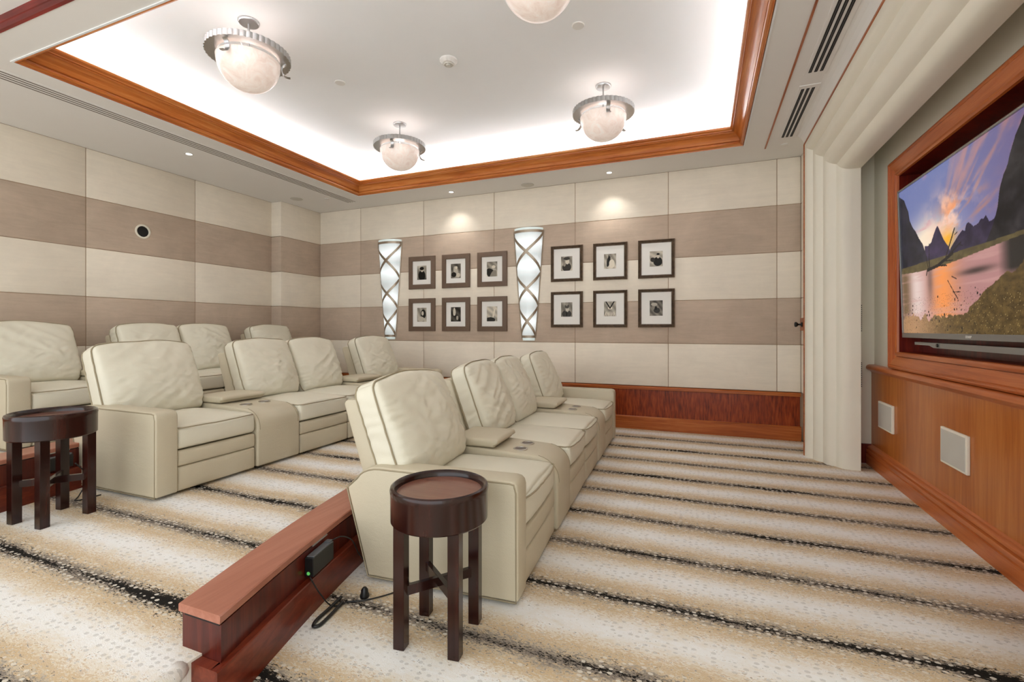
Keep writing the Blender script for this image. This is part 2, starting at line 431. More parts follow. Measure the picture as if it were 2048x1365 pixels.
def thing(name, label, cat, loc=(0, 0, 0), rz=0.0, group=None):
    o = bpy.data.objects.new(name, None); C.objects.link(o); o.empty_display_size = 0.1
    o.location = loc; o.rotation_euler = (0, 0, rz); tag(o, label, cat, group); return o
def tag(o, label, cat, group=None):
    o['label'] = label; o['category'] = cat
    if group: o['group'] = group
    return o
def struct(name, bm, m, parent=None, smooth=False, auto=None):
    o = obj(name, bm, m, parent, smooth, auto)
    if not parent: o['kind'] = 'structure'
    return o
def copy_tree(o, parent=None):
    c = o.copy(); C.objects.link(c); c.parent = parent
    for ch in list(o.children): copy_tree(ch, c)
    return c
def sweep(bm, prof, path_fn, closed_prof=False, mi=0):
    """path_fn(i_profile_point) -> list of 3D points; joins neighbours"""
    cols = [[bm.verts.new(p) for p in path_fn(q)] for q in prof]
    n = len(cols)
    for i in range(n if closed_prof else n - 1):
        A, B = cols[i], cols[(i + 1) % n]
        for j in range(len(A) - 1):
            f = bm.faces.new((A[j], A[j + 1], B[j + 1], B[j])); f.material_index = mi

# ------------------------------------------------------------------ floors
def wallcurve(xm, R, y): return xm + (y - YC) ** 2 / R
K1 = lambda y: wallcurve(-1.807, 16.0, y)        # foot of the first low wall
K2 = lambda y: wallcurve(-4.032, 18.0, y)        # foot of the second low wall
YE = 1.06                                        # near end of the low walls
bm = BM()
box(bm, XL, 1.9, -1.6, YB, -0.1, 0.0)
struct('floor', bm, M['carpet'])
def platform(name, K, z, yn):
    bm = BM(); ys = [YE + (YB - YE) * i / 24 for i in range(25)]
    nose = K(YE) - 0.12
    pts = [(K(y) - 0.05, y) for y in ys]
    out = [(XL, YB), (XL, yn)]
    # carpet rolls over the near edge beside the low wall's end
    poly = out + [(nose, yn), (nose, YE + 0.03)] + pts[1:]
    top = [bm.verts.new((x, y, z)) for x, y in poly]; bot = [bm.verts.new((x, y, z - 0.15)) for x, y in poly]
    bm.faces.new(top); bm.faces.new(bot[::-1])
    for i in range(len(poly)):
        j = (i + 1) % len(poly); bm.faces.new((top[i], bot[i], bot[j], top[j]))
    fixn(bm)
    return struct(name, bm, M['carpet'])
platform('floor_middle_platform', K1, Z1, -1.0)
platform('floor_rear_platform', K2, Z2, -1.0)
# rolled carpet nosing at the first platform's near edge
bm = BM()
nx = K1(YE) - 0.12
pts = [(nx + 0.012 * math.sin(y * 23) + 0.006 * math.sin(y * 61), y, Z1 - 0.012 + 0.006 * math.sin(y * 37)) for y in [-0.6 + 1.6 * i / 60 for i in range(61)]]
tube(bm, pts, 0.028, 10)
struct('trim_platform_nosing', bm, M['carpet'], smooth=True)

# ------------------------------------------------------------------ low walls in front of the platforms
def low_wall(name, K, zb, zc, label):
    """zb: floor it stands on; zc: top of the cap"""
    root = thing(name, label, 'low wall')
    ys = [YE + (YB - 0.03 - YE) * i / 40 for i in range(41)]
    def ext(bm, prof, m0, y_extra=0.0):
        cols = []
        for (dx, z) in prof:
            cols.append([bm.verts.new((K(y) + dx, (y if k else y - y_extra), z)) for k, y in enumerate(ys)])
        n = len(cols)
        for i in range(n):
            A, B = cols[i], cols[(i + 1) % n]
            for j in range(len(A) - 1): bm.faces.new((A[j], A[j + 1], B[j + 1], B[j]))
        bm.faces.new([c[0] for c in cols]); bm.faces.new([c[-1] for c in cols][::-1]); fixn(bm)
    bm = BM(); ext(bm, [(-0.030, zb), (-0.030, zc - 0.034), (-0.215, zc - 0.034), (-0.215, zb)], 0); obj('face_panel', bm, M['knee_face'], root)
    bm = BM(); ext(bm, [(-0.034, zc - 0.036), (-0.034, zc - 0.028), (-0.20, zc - 0.028), (-0.20, zc - 0.036)], 0, 0.003); obj('shadow_gap', bm, M['black'], root)
    bm = BM(); ext(bm, [(-0.028, zc - 0.028), (-0.026, zc - 0.004), (-0.031, zc), (-0.222, zc), (-0.227, zc - 0.005), (-0.227, zc - 0.028)], 0, 0.006); obj('cap_board', bm, M['knee_cap'], root, smooth=True, auto=30)
    bm = BM(); ext(bm, [(0.0, zb), (0.0, zb + 0.143), (-0.004, zb + 0.147), (-0.0305, zb + 0.147), (-0.0305, zb)], 0, 0.035)
    # return of the baseboard across the end
    x = K(YE)
    box(bm, x - 0.26, x - 0.0305, YE - 0.035, YE - 0.001, zb, zb + 0.147)
    obj('baseboard_strip', bm, wood('low_wall_base_' + name, rgb(72, 20, 10), rgb(106, 38, 20), rgb(136, 60, 36), 'y', 0.3), root)
    return root
low_wall('low_wall', K1, 0.0, 0.302, 'low cherry wood wall with flat cap behind the front row of recliners')
low_wall('low_wall', K2, Z1, 0.455, 'low cherry wood wall on the platform in front of the back row')

# ------------------------------------------------------------------ walls
JX = [-5.74, -4.927, -3.785, -2.655, -1.514, -0.374, 0.769, 1.0]
BZ = [0.53, 1.05, 1.56, 2.072, 2.59, ZS]
def panels(bm, rng, axis, face, zs=BZ, t=0.03, gap=0.003, sign=-1):
    """padded panels; material 0 pale, 1 dark, 2 seam backing"""
    for a, b in zip(rng, rng[1:]):
        for k, (z0, z1) in enumerate(zip(zs, zs[1:])):
            lo, hi = min(a, b) + gap, max(a, b) - gap
            if axis == 'x': box(bm, lo, hi, face - 0.0, face + t, z0 + gap, z1 - gap, 0.006, k % 2, 2)
            else: box(bm, face, face + sign * t, lo, hi, z0 + gap, z1 - gap, 0.006, k % 2, 2)
bm = BM()
panels(bm, JX, 'x', 5.94)
box(bm, JX[0], 1.9, 5.968, 6.1, 0, ZS, 0, 2); box(bm, JX[0], 1.0, 5.946, 5.969, 0.532, ZS, 0, 2)
fixn(bm)
struct('wall_back', bm, [M['lightpanel'], M['darkpanel'], M['seam']], smooth=True, auto=35)
bm = BM()
panels(bm, [0.62, 1.76, 2.90, 4.04, 5.18], 'y', -5.93, sign=1, t=-0.03)
panels(bm, [-0.52, 0.62], 'y', -5.93, sign=1, t=-0.03)
box(bm, -6.1, -5.958, -1.6, 6.0, 0, ZS, 0, 2); box(bm, -5.96, -5.936, -1.6, 5.18, 0.532, ZS, 0, 2)
# pilaster in the corner
for k, (z0, z1) in enumerate(zip(BZ, BZ[1:])):
    box(bm, -5.95, -5.74, 5.175, 5.965, z0 + 0.003, z1 - 0.003, 0.006, k % 2, 2)
box(bm, -5.95, -5.748, 5.20, 5.97, 0, ZS, 0, 2)
fixn(bm)
struct('wall_left', bm, [M['lightpanel'], M['darkpanel'], M['seam']], smooth=True, auto=35)
# wood plinth along the back and left walls
bm = BM(); box(bm, -5.7, 0.99, 5.945, 5.966, 0.155, 0.485); struct('trim_back_veneer', bm, M['ribbon'])
bm = BM(); prism(bm, [(5.97, 0.485), (5.925, 0.485), (5.922, 0.49), (5.922, 0.512), (5.93, 0.524), (5.97, 0.53)], -5.7, 0.995, 'x'); fixn(bm); struct('trim_back_cap', bm, M['wood_x'])
bm = BM(); prism(bm, [(5.97, 0), (5.925, 0), (5.925, 0.15), (5.935, 0.158), (5.97, 0.158)], -5.7, 1.0, 'x'); fixn(bm); struct('baseboard_back', bm, M['wood_x'])
bm = BM(); prism(bm, [(-5.955, 0), (-5.915, 0), (-5.91, 0.50), (-5.90, 0.525), (-5.955, 0.53)], -1, 5.18, 'y'); fixn(bm); struct('baseboard_left', bm, M['wood_y'])

# side wall strip behind the fluted surround, with a door edge
bm = BM()
for k, (z0, z1) in enumerate(zip(BZ, BZ[1:])):
    box(bm, 1.0, 1.05, 5.55, 5.94, z0 + 0.003, z1 - 0.003, 0.005, 0)
box(bm, 1.03, 1.3, 5.30, 5.97, 0, ZS, 0, 0)
fixn(bm)
struct('wall_right_return', bm, M['lightpanel'])
t = thing('door_knob', 'small dark round door knob on an orange wood plate beside the fluted surround', 'door knob', (1.0, 5.75, 1.27))
bm = BM(); box(bm, -0.022, 0.0, -0.12, 0.12, -0.065, 0.07, 0.003); obj('back_plate', bm, M['wood_z'], t)
bm = BM(); lathe(bm, [(0.0, 0.0), (0.026, 0.002), (0.026, 0.008), (0.010, 0.014), (0.009, 0.035), (0.024, 0.048), (0.028, 0.06), (0.022, 0.07), (0, 0.073)], 24)
for v in bm.verts: v.co = Vector((-0.022 - v.co.z, v.co.x, v.co.y))
fixn(bm); obj('knob', bm, M['blackplastic'], t, smooth=True)

# ------------------------------------------------------------------ ceiling
bm = BM()
XC = 0.84
def slab(x0, x1, y0, y1): box(bm, x0, x1, y0, y1, ZS, ZS + 0.08, 0, 0)
slab(XL - 0.1, TX0, 1.57, 6.05); slab(TX0, TX1, TY1, 6.05); slab(TX0, TX1, 1.57, TY0); slab(TX1, XC, 1.57, 6.05); slab(XC, 1.06, 5.3, 6.05)
# second raised field over the camera
box(bm, XL - 0.1, 1.9, -1.6, 1.56, 3.165, 3.24, 0, 0)
# gentle curve of the ceiling down to the fluted surround
cur = [(XC, ZS), (0.865, ZS - 0.008), (0.885, ZS - 0.026), (0.903, ZS - 0.055), (0.92, ZS - 0.093), (0.92, ZS + 0.1), (XC, ZS + 0.1)]
prism(bm, cur, 1.57, 5.3, 'y')
box(bm, 0.92, 1.9, 1.5, 1.86, 3.0, 3.24, 0, 0)
# tray
e = 0.015
box(bm, TX0 - 0.1, TX1 + 0.1, TY0 - 0.1, TY1 + 0.1, ZT, ZT + 0.08, 0, 1)
box(bm, TX0 - 0.1, TX0, TY0 - 0.1, TY1 + 0.1, ZS + 0.08, ZT, 0, 1); box(bm, TX1, TX1 + 0.1, TY0 - 0.1, TY1 + 0.1, ZS + 0.08, ZT, 0, 1)
box(bm, TX0, TX1, TY0 - 0.1, TY0, ZS + 0.08, ZT, 0, 1); box(bm, TX0, TX1, TY1, TY1 + 0.1, ZS + 0.08, ZT, 0, 1)
fixn(bm)
struct('ceiling', bm, [M['plaster'], M['tray_white']])
# crown moulding of the tray: profile (d inward, z), mitred round the opening
crown = [(0.0, 3.108), (0.008, 3.098), (0.010, 3.108), (0.018, 3.108), (0.030, 3.114), (0.036, 3.124), (0.034, 3.134), (0.024, 3.138), (0.024, 3.146), (0.036, 3.148),
         (0.040, 3.156), (0.046, 3.172), (0.058, 3.190), (0.074, 3.205), (0.094, 3.216), (0.100, 3.218), (0.100, 3.226), (0.112, 3.228), (0.114, 3.236), (0.122, 3.240),
         (0.131, 3.250), (0.134, 3.260), (0.132, 3.268), (0.118, 3.268), (0.105, 3.235), (0.05, 3.195), (0.0, 3.185)]
def crown_piece(name, m, side):
    bm = BM()
    def path(q):
        d, z = q
        c = {'back': [(TX0 + d, TY1 - d, z), (TX1 - d, TY1 - d, z)], 'front': [(TX0 + d, TY0 + d, z), (TX1 - d, TY0 + d, z)],
             'left': [(TX0 + d, TY0 + d, z), (TX0 + d, TY1 - d, z)], 'right': [(TX1 - d, TY0 + d, z), (TX1 - d, TY1 - d, z)]}[side]
        return c
    sweep(bm, crown, path, True); fixn(bm)
    return struct(name, bm, m, smooth=True, auto=24)
for i, (s, m) in enumerate((('back', 'crown_x'), ('front', 'crown_x'), ('left', 'crown_y'), ('right', 'crown_y'))):
    crown_piece('trim_crown_' + s, M[m], s)
# thin pale lip round the opening
bm = BM(); w = 0.012
for (x0, x1, y0, y1) in ((TX0 - w, TX1 + w, TY1, TY1 + w), (TX0 - w, TX1 + w, TY0 - w, TY0), (TX0 - w, TX0, TY0, TY1), (TX1, TX1 + w, TY0, TY1)):
    box(bm, x0, x1, y0, y1, ZS - 0.006, ZS + 0.004)
struct('trim_tray_lip', bm, M['tray_white'])
# dark red moulding where the near ceiling steps up
bm = BM(); prism(bm, [(1.572, ZS - 0.004), (1.558, ZS + 0.004), (1.55, ZS + 0.03), (1.545, ZS + 0.034), (1.53, 3.165), (1.60, 3.165), (1.60, ZS + 0.001), (1.573, ZS + 0.001)], XL, 1.9, 'x'); fixn(bm)
struct('trim_near_ceiling', bm, M['redtrim'])
# wood reveal lines in the ceiling and round the surround
bm = BM(); box(bm, 0.603, 0.617, 1.6, 5.55, ZS - 0.006, ZS + 0.01); struct('trim_ceiling_reveal', bm, M['wood_y'])
bm = BM(); box(bm, 0.912, 0.924, 1.84, 5.30, 3.0, 3.014); box(bm, 0.912, 0.922, 5.288, 5.305, 0, 3.012); struct('trim_surround_edge', bm, M['wood_y'])

# ------------------------------------------------------------------ fluted surround (proscenium)
ctrl = [(0.92, 0.0), (0.97, 0.10), (1.03, 0.205), (1.106, 0.325), (1.20, 0.40)]
prof = []
for (x0, t0), (x1, t1) in zip(ctrl, ctrl[1:]):
    L = math.hypot(x1 - x0, t1 - t0); nx_, nt_ = (t1 - t0) / L, -(x1 - x0) / L
    for i in range(10):
        s = i / 10; b = 0.19 * L * math.sin(PI * s)
        prof.append((x0 + (x1 - x0) * s - nx_ * b, t0 + (t1 - t0) * s - nt_ * b))
prof += [(1.20, 0.40), (1.269, 0.40), (1.269, 0.34), (1.285, 0.30), (1.285, 0.0)]
bm = BM()
def ppath(q):
    x, t_ = q; return [(x, 5.29 - t_, 0), (x, 5.29 - t_, 3.01 - t_), (x, 1.84 + t_, 3.01 - t_), (x, 1.84 + t_, 0)]
sweep(bm, prof, ppath); fixn(bm)
struct('trim_fluted_surround', bm, M['cream'], smooth=True, auto=22)

# ------------------------------------------------------------------ screen wall
XW = 1.455
def screen_holes(bm):
    # plaster with the screen recess cut out: y 2.58..4.55, z 1.04..2.43
    y0, y1, z0, z1 = 2.52, 4.60, 1.03, 2.44
    for (a, b, c, d) in ((1.5, y0, 0, 3.1), (y1, 5.3, 0, 3.1), (y0, y1, 0, z0), (y0, y1, z1, 3.1)):
        box(bm, XW, XW + 0.03, a, b, c, d)
bm = BM(); screen_holes(bm)
box(bm, XW, 1.9, -1.6, 1.5, 0, 3.2)                     # right wall beside the camera
box(bm, 1.25, 1.5, 5.22, 5.30, 0, 3.0)                  # return at the far end of the recess
box(bm, 1.25, 1.5, 1.83, 1.87, 0, 3.0)
box(bm, 1.25, 1.5, 1.8, 5.3, 2.93, 3.0)
fixn(bm)
struct('wall_right', bm, M['cream'])
bm = BM(); box(bm, 1.43, 1.454, 1.87, 5.21, 0.16, 0.84); struct('trim_wainscot', bm, M['wains'])
bm = BM()
prism(bm, [(1.454, 0.90), (1.415, 0.90), (1.398, 0.893), (1.390, 0.880), (1.390, 0.865), (1.402, 0.852), (1.420, 0.845), (1.430, 0.832), (1.454, 0.832)], 1.87, 5.215, 'y'); fixn(bm)
struct('trim_wainscot_cap', bm, M['wood_frame_y'], smooth=True, auto=40)
bm = BM()
prism(bm, [(1.454, 0), (1.385, 0), (1.385, 0.092), (1.394, 0.096), (1.394, 0.101), (1.388, 0.104), (1.388, 0.130), (1.404, 0.134), (1.404, 0.140), (1.396, 0.142), (1.398, 0.154), (1.406, 0.162), (1.420, 0.166), (1.430, 0.178), (1.454, 0.178)], 1.87, 5.215, 'y'); fixn(bm)
struct('baseboard_right', bm, M['wood_frame_y'], smooth=True, auto=30)
bm = BM(); box(bm, 1.25, 1.45, 5.195, 5.22, 0, 0.175); struct('baseboard_right_return', bm, M['darkred'])
# big moulded frame round the screen recess
t = thing('screen_recess_frame', 'large moulded cherry wood frame and recess around the television', 'frame')
FY0, FY1, FZ0, FZ1 = 2.42, 4.725, 0.905, 2.565
fp = [(0.0, 1.456), (0.0, 1.412), (0.014, 1.402), (0.020, 1.402), (0.026, 1.410), (0.034, 1.408), (0.052, 1.414), (0.080, 1.424), (0.098, 1.430), (0.100, 1.438), (0.104, 1.438), (0.106, 1.420), (0.122, 1.418), (0.134, 1.426), (0.138, 1.440)]
def fpiece(side, m):
    bm = BM()
    def path(q):
        d, x = q
        return {'bottom': [(x, FY0 + d, FZ0 + d), (x, FY1 - d, FZ0 + d)], 'top': [(x, FY0 + d, FZ1 - d), (x, FY1 - d, FZ1 - d)],
                'far': [(x, FY1 - d, FZ0 + d), (x, FY1 - d, FZ1 - d)], 'near': [(x, FY0 + d, FZ0 + d), (x, FY0 + d, FZ1 - d)]}[side]
    sweep(bm, fp, path); fixn(bm); obj('frame_rail', bm, m, t, smooth=True, auto=28)
    bm = BM(); sweep(bm, [(0.1375, 1.438), (0.1375, 1.60), (0.16, 1.60)], path); fixn(bm); obj('recess_side', bm, M['darkred'], t)
fpiece('bottom', M['wood_frame_y']); fpiece('top', M['wood_frame_y']); fpiece('far', M['wood_frame_z']); fpiece('near', M['wood_frame_z'])
bm = BM(); box(bm, 1.585, 1.61, FY0 + 0.1, FY1 - 0.1, FZ0 + 0.1, FZ1 - 0.1); obj('recess_back', bm, M['darkred'], t)

# television
def paint_screen(w, h):
    s, tt = np.meshgrid((np.arange(w) + .5) / w, (np.arange(h) + .5) / h); rs = np.random.RandomState(3)
    def fbm(sx, sy, oc=5, seed=0):
        r = np.random.RandomState(seed); out = np.zeros_like(s); amp = 1; tot = 0
        for o in range(oc):
            gx, gy = max(2, int(sx * 2 ** o)), max(2, int(sy * 2 ** o)); g = r.rand(gy + 2, gx + 2)
            x = s * gx; y = tt * gy; i = x.astype(int); j = y.astype(int); fx = x - i; fy = y - j
            fx = fx * fx * (3 - 2 * fx); fy = fy * fy * (3 - 2 * fy)
            out += amp * ((g[j, i] * (1 - fx) + g[j, i + 1] * fx) * (1 - fy) + (g[j + 1, i] * (1 - fx) + g[j + 1, i + 1] * fx) * fy)
            tot += amp; amp *= .55
        return out / tot
    def c(r, g, b): return np.array([r, g, b]) / 255.
    def mix(a, b, f):
        f = np.clip(f, 0, 1)[..., None]; return a * (1 - f) + b * f
    def inside(poly):
        res = np.zeros_like(s, bool); n = len(poly)
        for i in range(n):
            x1, y1 = poly[i]; x2, y2 = poly[(i + 1) % n]
            cond = ((y1 > tt) != (y2 > tt)) & (s < (x2 - x1) * (tt - y1) / (y2 - y1 + 1e-12) + x1); res ^= cond
        return res
    def line(p, q, wd):
        p = np.array(p); q = np.array(q); d = q - p; k = np.clip(((s - p[0]) * d[0] * 3.2 + (tt - p[1]) * d[1]) / (d[0] ** 2 * 3.2 + d[1] ** 2), 0, 1)
        return ((s - p[0] - k * d[0]) * 1.8) ** 2 + (tt - p[1] - k * d[1]) ** 2 < wd ** 2
    img = np.ones((h, w, 3)) * c(110, 120, 170)
    img = mix(img, c(150, 150, 195), (1 - tt) * 1.6 - .3)
    img = mix(img, c(112, 92, 128), (s - .4) * 2.2)
    # warm glow at the horizon
    g = np.exp(-(((s - .23) / .16) ** 2 + ((tt - .58) / .14) ** 2)); img = mix(img, c(250, 232, 205), g * 1.15)
    # streaked clouds fanning from low left to upper right
    ang = np.arctan2((tt - .50) * .56, (s - .28)); rad = np.hypot(s - .28, (tt - .50) * .56)
    r2 = np.random.RandomState(11); gA = r2.rand(60, 60)
    def samp(u, v):
        u = np.clip(u, 0, 57); v = np.clip(v, 0, 57); i = u.astype(int); j = v.astype(int); fu = u - i; fv = v - j
        return (gA[i, j] * (1 - fu) + gA[i + 1, j] * fu) * (1 - fv) + (gA[i, j + 1] * (1 - fu) + gA[i + 1, j + 1] * fu) * fv
    st = (samp(ang * 14 + 20, rad * 7) * .6 + samp(ang * 34 + 3, rad * 16) * .4)
    st = st * .75 + fbm(8, 8, 5, 21) * .25; mk = np.clip((st - .40) * 2.6, 0, 1) * np.exp(-((ang - .62) / .48) ** 2) * np.clip(rad * 6, 0, 1)
    img = mix(img, c(232, 150, 120), mk * .8)
    mk2 = np.clip((st - .46) * 3, 0, 1) * np.exp(-((ang - .40) / .15) ** 2) * np.clip(rad * 4, 0, 1); img = mix(img, c(246, 136, 50), mk2 * 1.0)
    g = np.exp(-(((s - .37) / .045) ** 2 + ((tt - .56) / .07) ** 2)); img = mix(img, c(252, 176, 30), g)
    cl = fbm(10, 8, 5, 5); img = mix(img, c(250, 205, 185), np.clip((cl - .47) * 6, 0, 1) * np.exp(-(((s - .38) / .13) ** 2 + ((tt - .70) / .13) ** 2)) * 1.1); img = mix(img, c(240, 140, 80), np.clip((fbm(8, 9, 5, 33) - .5) * 7, 0, 1) * np.exp(-(((s - .47) / .13) ** 2 + ((tt - .68) / .10) ** 2)))
    img = mix(img, c(214, 140, 150), np.clip((fbm(7, 8, 5, 8) - .58) * 6, 0, 1) * (s < .3) * (tt > .66) * .6)
    shore = .446 + (s - .05) * .012 + (s > .6) * (s - .6) * .03
    # mountains
    rock = fbm(24, 20, 5, 2)
    for poly, a, b in (([(.2, .44), (.209, .558), (.235, .55), (.259, .566), (.28, .61), (.293, .634), (.305, .65), (.311, .646), (.329, .599), (.345, .56), (.358, .536), (.377, .504), (.40, .44)], c(40, 32, 58), c(64, 50, 84)),
                       ([(.37, .44), (.389, .49), (.41, .515), (.435, .543), (.463, .569), (.479, .559), (.484, .58), (.49, .595), (.5, .598), (.511, .586), (.526, .566), (.551, .572), (.565, .59), (.579, .585), (.59, .6), (.606, .56), (.628, .565), (.65, .60), (.66, .44)], c(34, 28, 50), c(66, 54, 82)),
                       ([(0, .44), (0, .97), (.02, .95), (.047, .923), (.065, .87), (.081, .832), (.09, .766), (.115, .71), (.139, .675), (.165, .62), (.194, .574), (.21, .52), (.223, .485), (.235, .44)], c(22, 22, 36), c(48, 46, 62)),
                       ([(.575, .44), (.60, .49), (.628, .552), (.646, .616), (.652, .66), (.658, .698), (.675, .75), (.695, .79), (.705, .83), (.714, .855), (.73, .90), (.744, .925), (.77, .978), (.79, 1.01), (1, 1.01), (1, .44)], c(16, 17, 22), c(52, 48, 52))):
        mkp = inside(poly); f = np.clip((rock - .3) * 1.8, 0, 1); col = mix(np.ones_like(img) * a, b, f); img[mkp] = col[mkp]
    bank = tt < shore + .01; col = mix(np.ones_like(img) * c(70, 60, 40), c(112, 98, 60), fbm(40, 40, 3, 4)); img[bank] = col[bank]
    # water mirrors the sky
    wl = shore - .028 - .018 * np.sin(s * 6)
    water = tt < wl
    refl = np.ones_like(img) * c(180, 130, 128)
    refl = mix(refl, c(246, 150, 80), np.exp(-((s - .33) / .09) ** 2) * 1.0)
    refl = mix(refl, c(235, 214, 205), np.exp(-((s - .13) / .08) ** 2) * .9)
    refl = mix(refl, c(120, 96, 70), np.exp(-((s - .03) / .05) ** 2))
    refl = mix(refl, c(206, 158, 150), np.clip((fbm(5, 40, 4, 9) - .5) * 5, 0, 1) * .5)
    refl = mix(refl, c(60, 46, 44), np.exp(-(((s - .53) / .09) ** 2 + ((tt - .335) / .018) ** 2)) * .9)
    refl = mix(refl, c(40, 36, 34), np.clip((s - .64) * 18, 0, 1) * np.clip((tt - .27) * 22, 0, 1))
    refl = mix(refl, c(70, 58, 60), np.exp(-((s - .24) / .022) ** 2) * np.clip((tt - .14) * 6, 0, 1) * .5)
    img[water] = refl[water]
    # sand and pebbles
    edge = .30 - (s - .77) * .25; edge = np.where(s < .62, .262 - (.62 - s) * .95, .262 + (s - .62) * .52) + (fbm(30, 20, 4, 6) - .5) * .05
    sand = (tt < edge) | (tt < .10 + (fbm(26, 20, 4, 16) - .5) * .12)
    sc_ = mix(np.ones_like(img) * c(58, 44, 22), c(120, 96, 52), fbm(60, 50, 4, 7)); sc_ = mix(sc_, c(196, 150, 112), np.exp(-((s - .08) / .22) ** 2) * .85)
    img[sand] = sc_[sand]
    spk = rs.rand(h, w); img[(spk > .965) & (tt < .24)] *= .35; img[(spk < .012) & (tt < .2)] = c(196, 170, 110)
    for _ in range(60):
        px, py = rs.rand() * .5 + .05, rs.rand() * .26; r_ = .002 + rs.rand() * .006
        img[((s - px) * 1.8) ** 2 + (tt - py) ** 2 < r_ ** 2] = c(34, 26, 24)
    # dead branch
    for p, q, wd in (((.225, .40), (.30, .412), .010), ((.30, .412), (.40, .46), .010), ((.358, .451), (.418, .595), .0055), ((.418, .56), (.433, .568), .003), ((.377, .456), (.452, .505), .005), ((.44, .498), (.462, .485), .003),
                     ((.24, .40), (.238, .47), .006), ((.238, .47), (.243, .56), .004), ((.23, .41), (.216, .49), .004), ((.222, .40), (.214, .37), .005), ((.30, .412), (.36, .40), .005), ((.34, .43), (.40, .42), .004),
                     ((.364, .311), (.395, .25), .003), ((.395, .25), (.424, .198), .0035), ((.395, .24), (.44, .235), .0025), ((.39, .33), (.42, .31), .003)):
        img[line(p, q, wd)] = c(24, 18, 22)
    return np.clip(img, 0, 1)
def picture_mesh(name, img, w, h, m, parent=None, plane='yz'):
    """a grid w x h metres coloured per vertex; image row 0 is the bottom; local x runs right, local z up"""
    H_, W_ = img.shape[:2]
    xs = np.linspace(-w / 2, w / 2, W_); zs = np.linspace(-h / 2, h / 2, H_)
    X_, Z_ = np.meshgrid(xs, zs); co = np.stack([X_, np.zeros_like(X_), Z_], -1).reshape(-1, 3)
    i = np.arange(W_ - 1); j = np.arange(H_ - 1); I, J = np.meshgrid(i, j); a = (J * W_ + I).ravel()
    f = np.stack([a, a + 1, a + W_ + 1, a + W_], -1)
    me = bpy.data.meshes.new(name); me.vertices.add(len(co)); me.vertices.foreach_set('co', co.ravel())
    me.loops.add(f.size); me.loops.foreach_set('vertex_index', f.ravel()); me.polygons.add(len(f))
    me.polygons.foreach_set('loop_start', np.arange(0, f.size, 4)); me.polygons.foreach_set('loop_total', np.full(len(f), 4)); me.update()
    at = me.color_attributes.new('Col', 'FLOAT_COLOR', 'POINT')
    lin = np.where(img > .04045, ((img + .055) / 1.055) ** 2.4, img / 12.92)
    at.data.foreach_set('color', np.concatenate([lin.reshape(-1, 3), np.ones((H_ * W_, 1))], 1).ravel())
    return link(name, me, m, parent)
tv = thing('television', 'large silver edged flat television showing a mountain lake at sunset', 'television', (1.442, 3.535, 1.725), 0)
tv.rotation_euler = (0, -math.radians(1.6), 0)
TW, TH = 2.03, 1.138
bm = BM(); box(bm, 0.0, 0.045, -TW / 2, TW / 2, -TH / 2, TH / 2, 0.004); obj('case', bm, M['blackplastic'], tv)
bm = BM(); b = 0.014
for (y0, y1, z0, z1) in ((-TW / 2, -TW / 2 + b, -TH / 2, TH / 2), (TW / 2 - b, TW / 2, -TH / 2, TH / 2), (-TW / 2, TW / 2, TH / 2 - b, TH / 2), (-TW / 2, TW / 2, -TH / 2, -TH / 2 + 0.036)):
    box(bm, -0.012, 0.002, y0, y1, z0, z1, 0.002)
obj('bezel', bm, M['tvbezel'], tv)
pic = picture_mesh('screen', paint_screen(520, 292), TW - 2 * b, TH - b - 0.036, M['screen'], tv)
pic.rotation_euler = (0, 0, -PI / 2); pic.location = (-0.003, 0, (0.036 - b) / 2)
bm = BM(); prism(bm, [(-0.78, -0.618), (-0.55, -0.618), (-0.50, -0.632), (0.50, -0.632), (0.56, -0.618), (0.80, -0.618), (0.80, -0.598), (-0.78, -0.598)], -0.006, 0.03, 'x'); fixn(bm); obj('speaker_bar', bm, M['tvbezel'], tv)
bm = BM(); lathe(bm, [(0, 0), (0.012, 0), (0.012, 0.006), (0, 0.007)], 16)
for v in bm.verts: v.co = Vector((-0.006 - v.co.z, 0.435 + v.co.x, -0.614 + v.co.y))
fixn(bm); obj('sensor', bm, M['blackplastic'], tv)
fc = bpy.data.curves.new('brand_text', 'FONT'); fc.body = 'SHARP'; fc.size = 0.022; fc.extrude = 0.0008; fc.align_x = 'CENTER'; fc.offset = 0.0006
to = bpy.data.objects.new('brand_text', fc); C.objects.link(to)
dg = bpy.context.evaluated_depsgraph_get(); me = bpy.data.meshes.new_from_object(to.evaluated_get(dg)); bpy.data.objects.remove(to)
lo = link('maker_name', me, M['whiteplastic'], tv); lo.rotation_euler = (PI / 2, 0, -PI / 2); lo.location = (-0.0135, 0.02, -TH / 2 + 0.011)

# square speaker plates on the wainscot
for yy, lab in ((4.81, 'square pale speaker plate on the wainscot, further from the camera by the fluted surround'), (3.66, 'square pale speaker plate on the wainscot, nearer the camera below the television')):
    t = thing('wall_speaker', lab, 'speaker', (1.43, yy, 0.49), 0, 'speaker plates on the wainscot')
    bm = BM(); box(bm, -0.018, 0, -0.162, 0.162, -0.113, 0.113, 0.004); obj('mounting_frame', bm, M['cream'], t)
    bm = BM(); box(bm, -0.0205, -0.017, -0.148, 0.148, -0.099, 0.099, 0.001); obj('grille', bm, M['grille'], t)
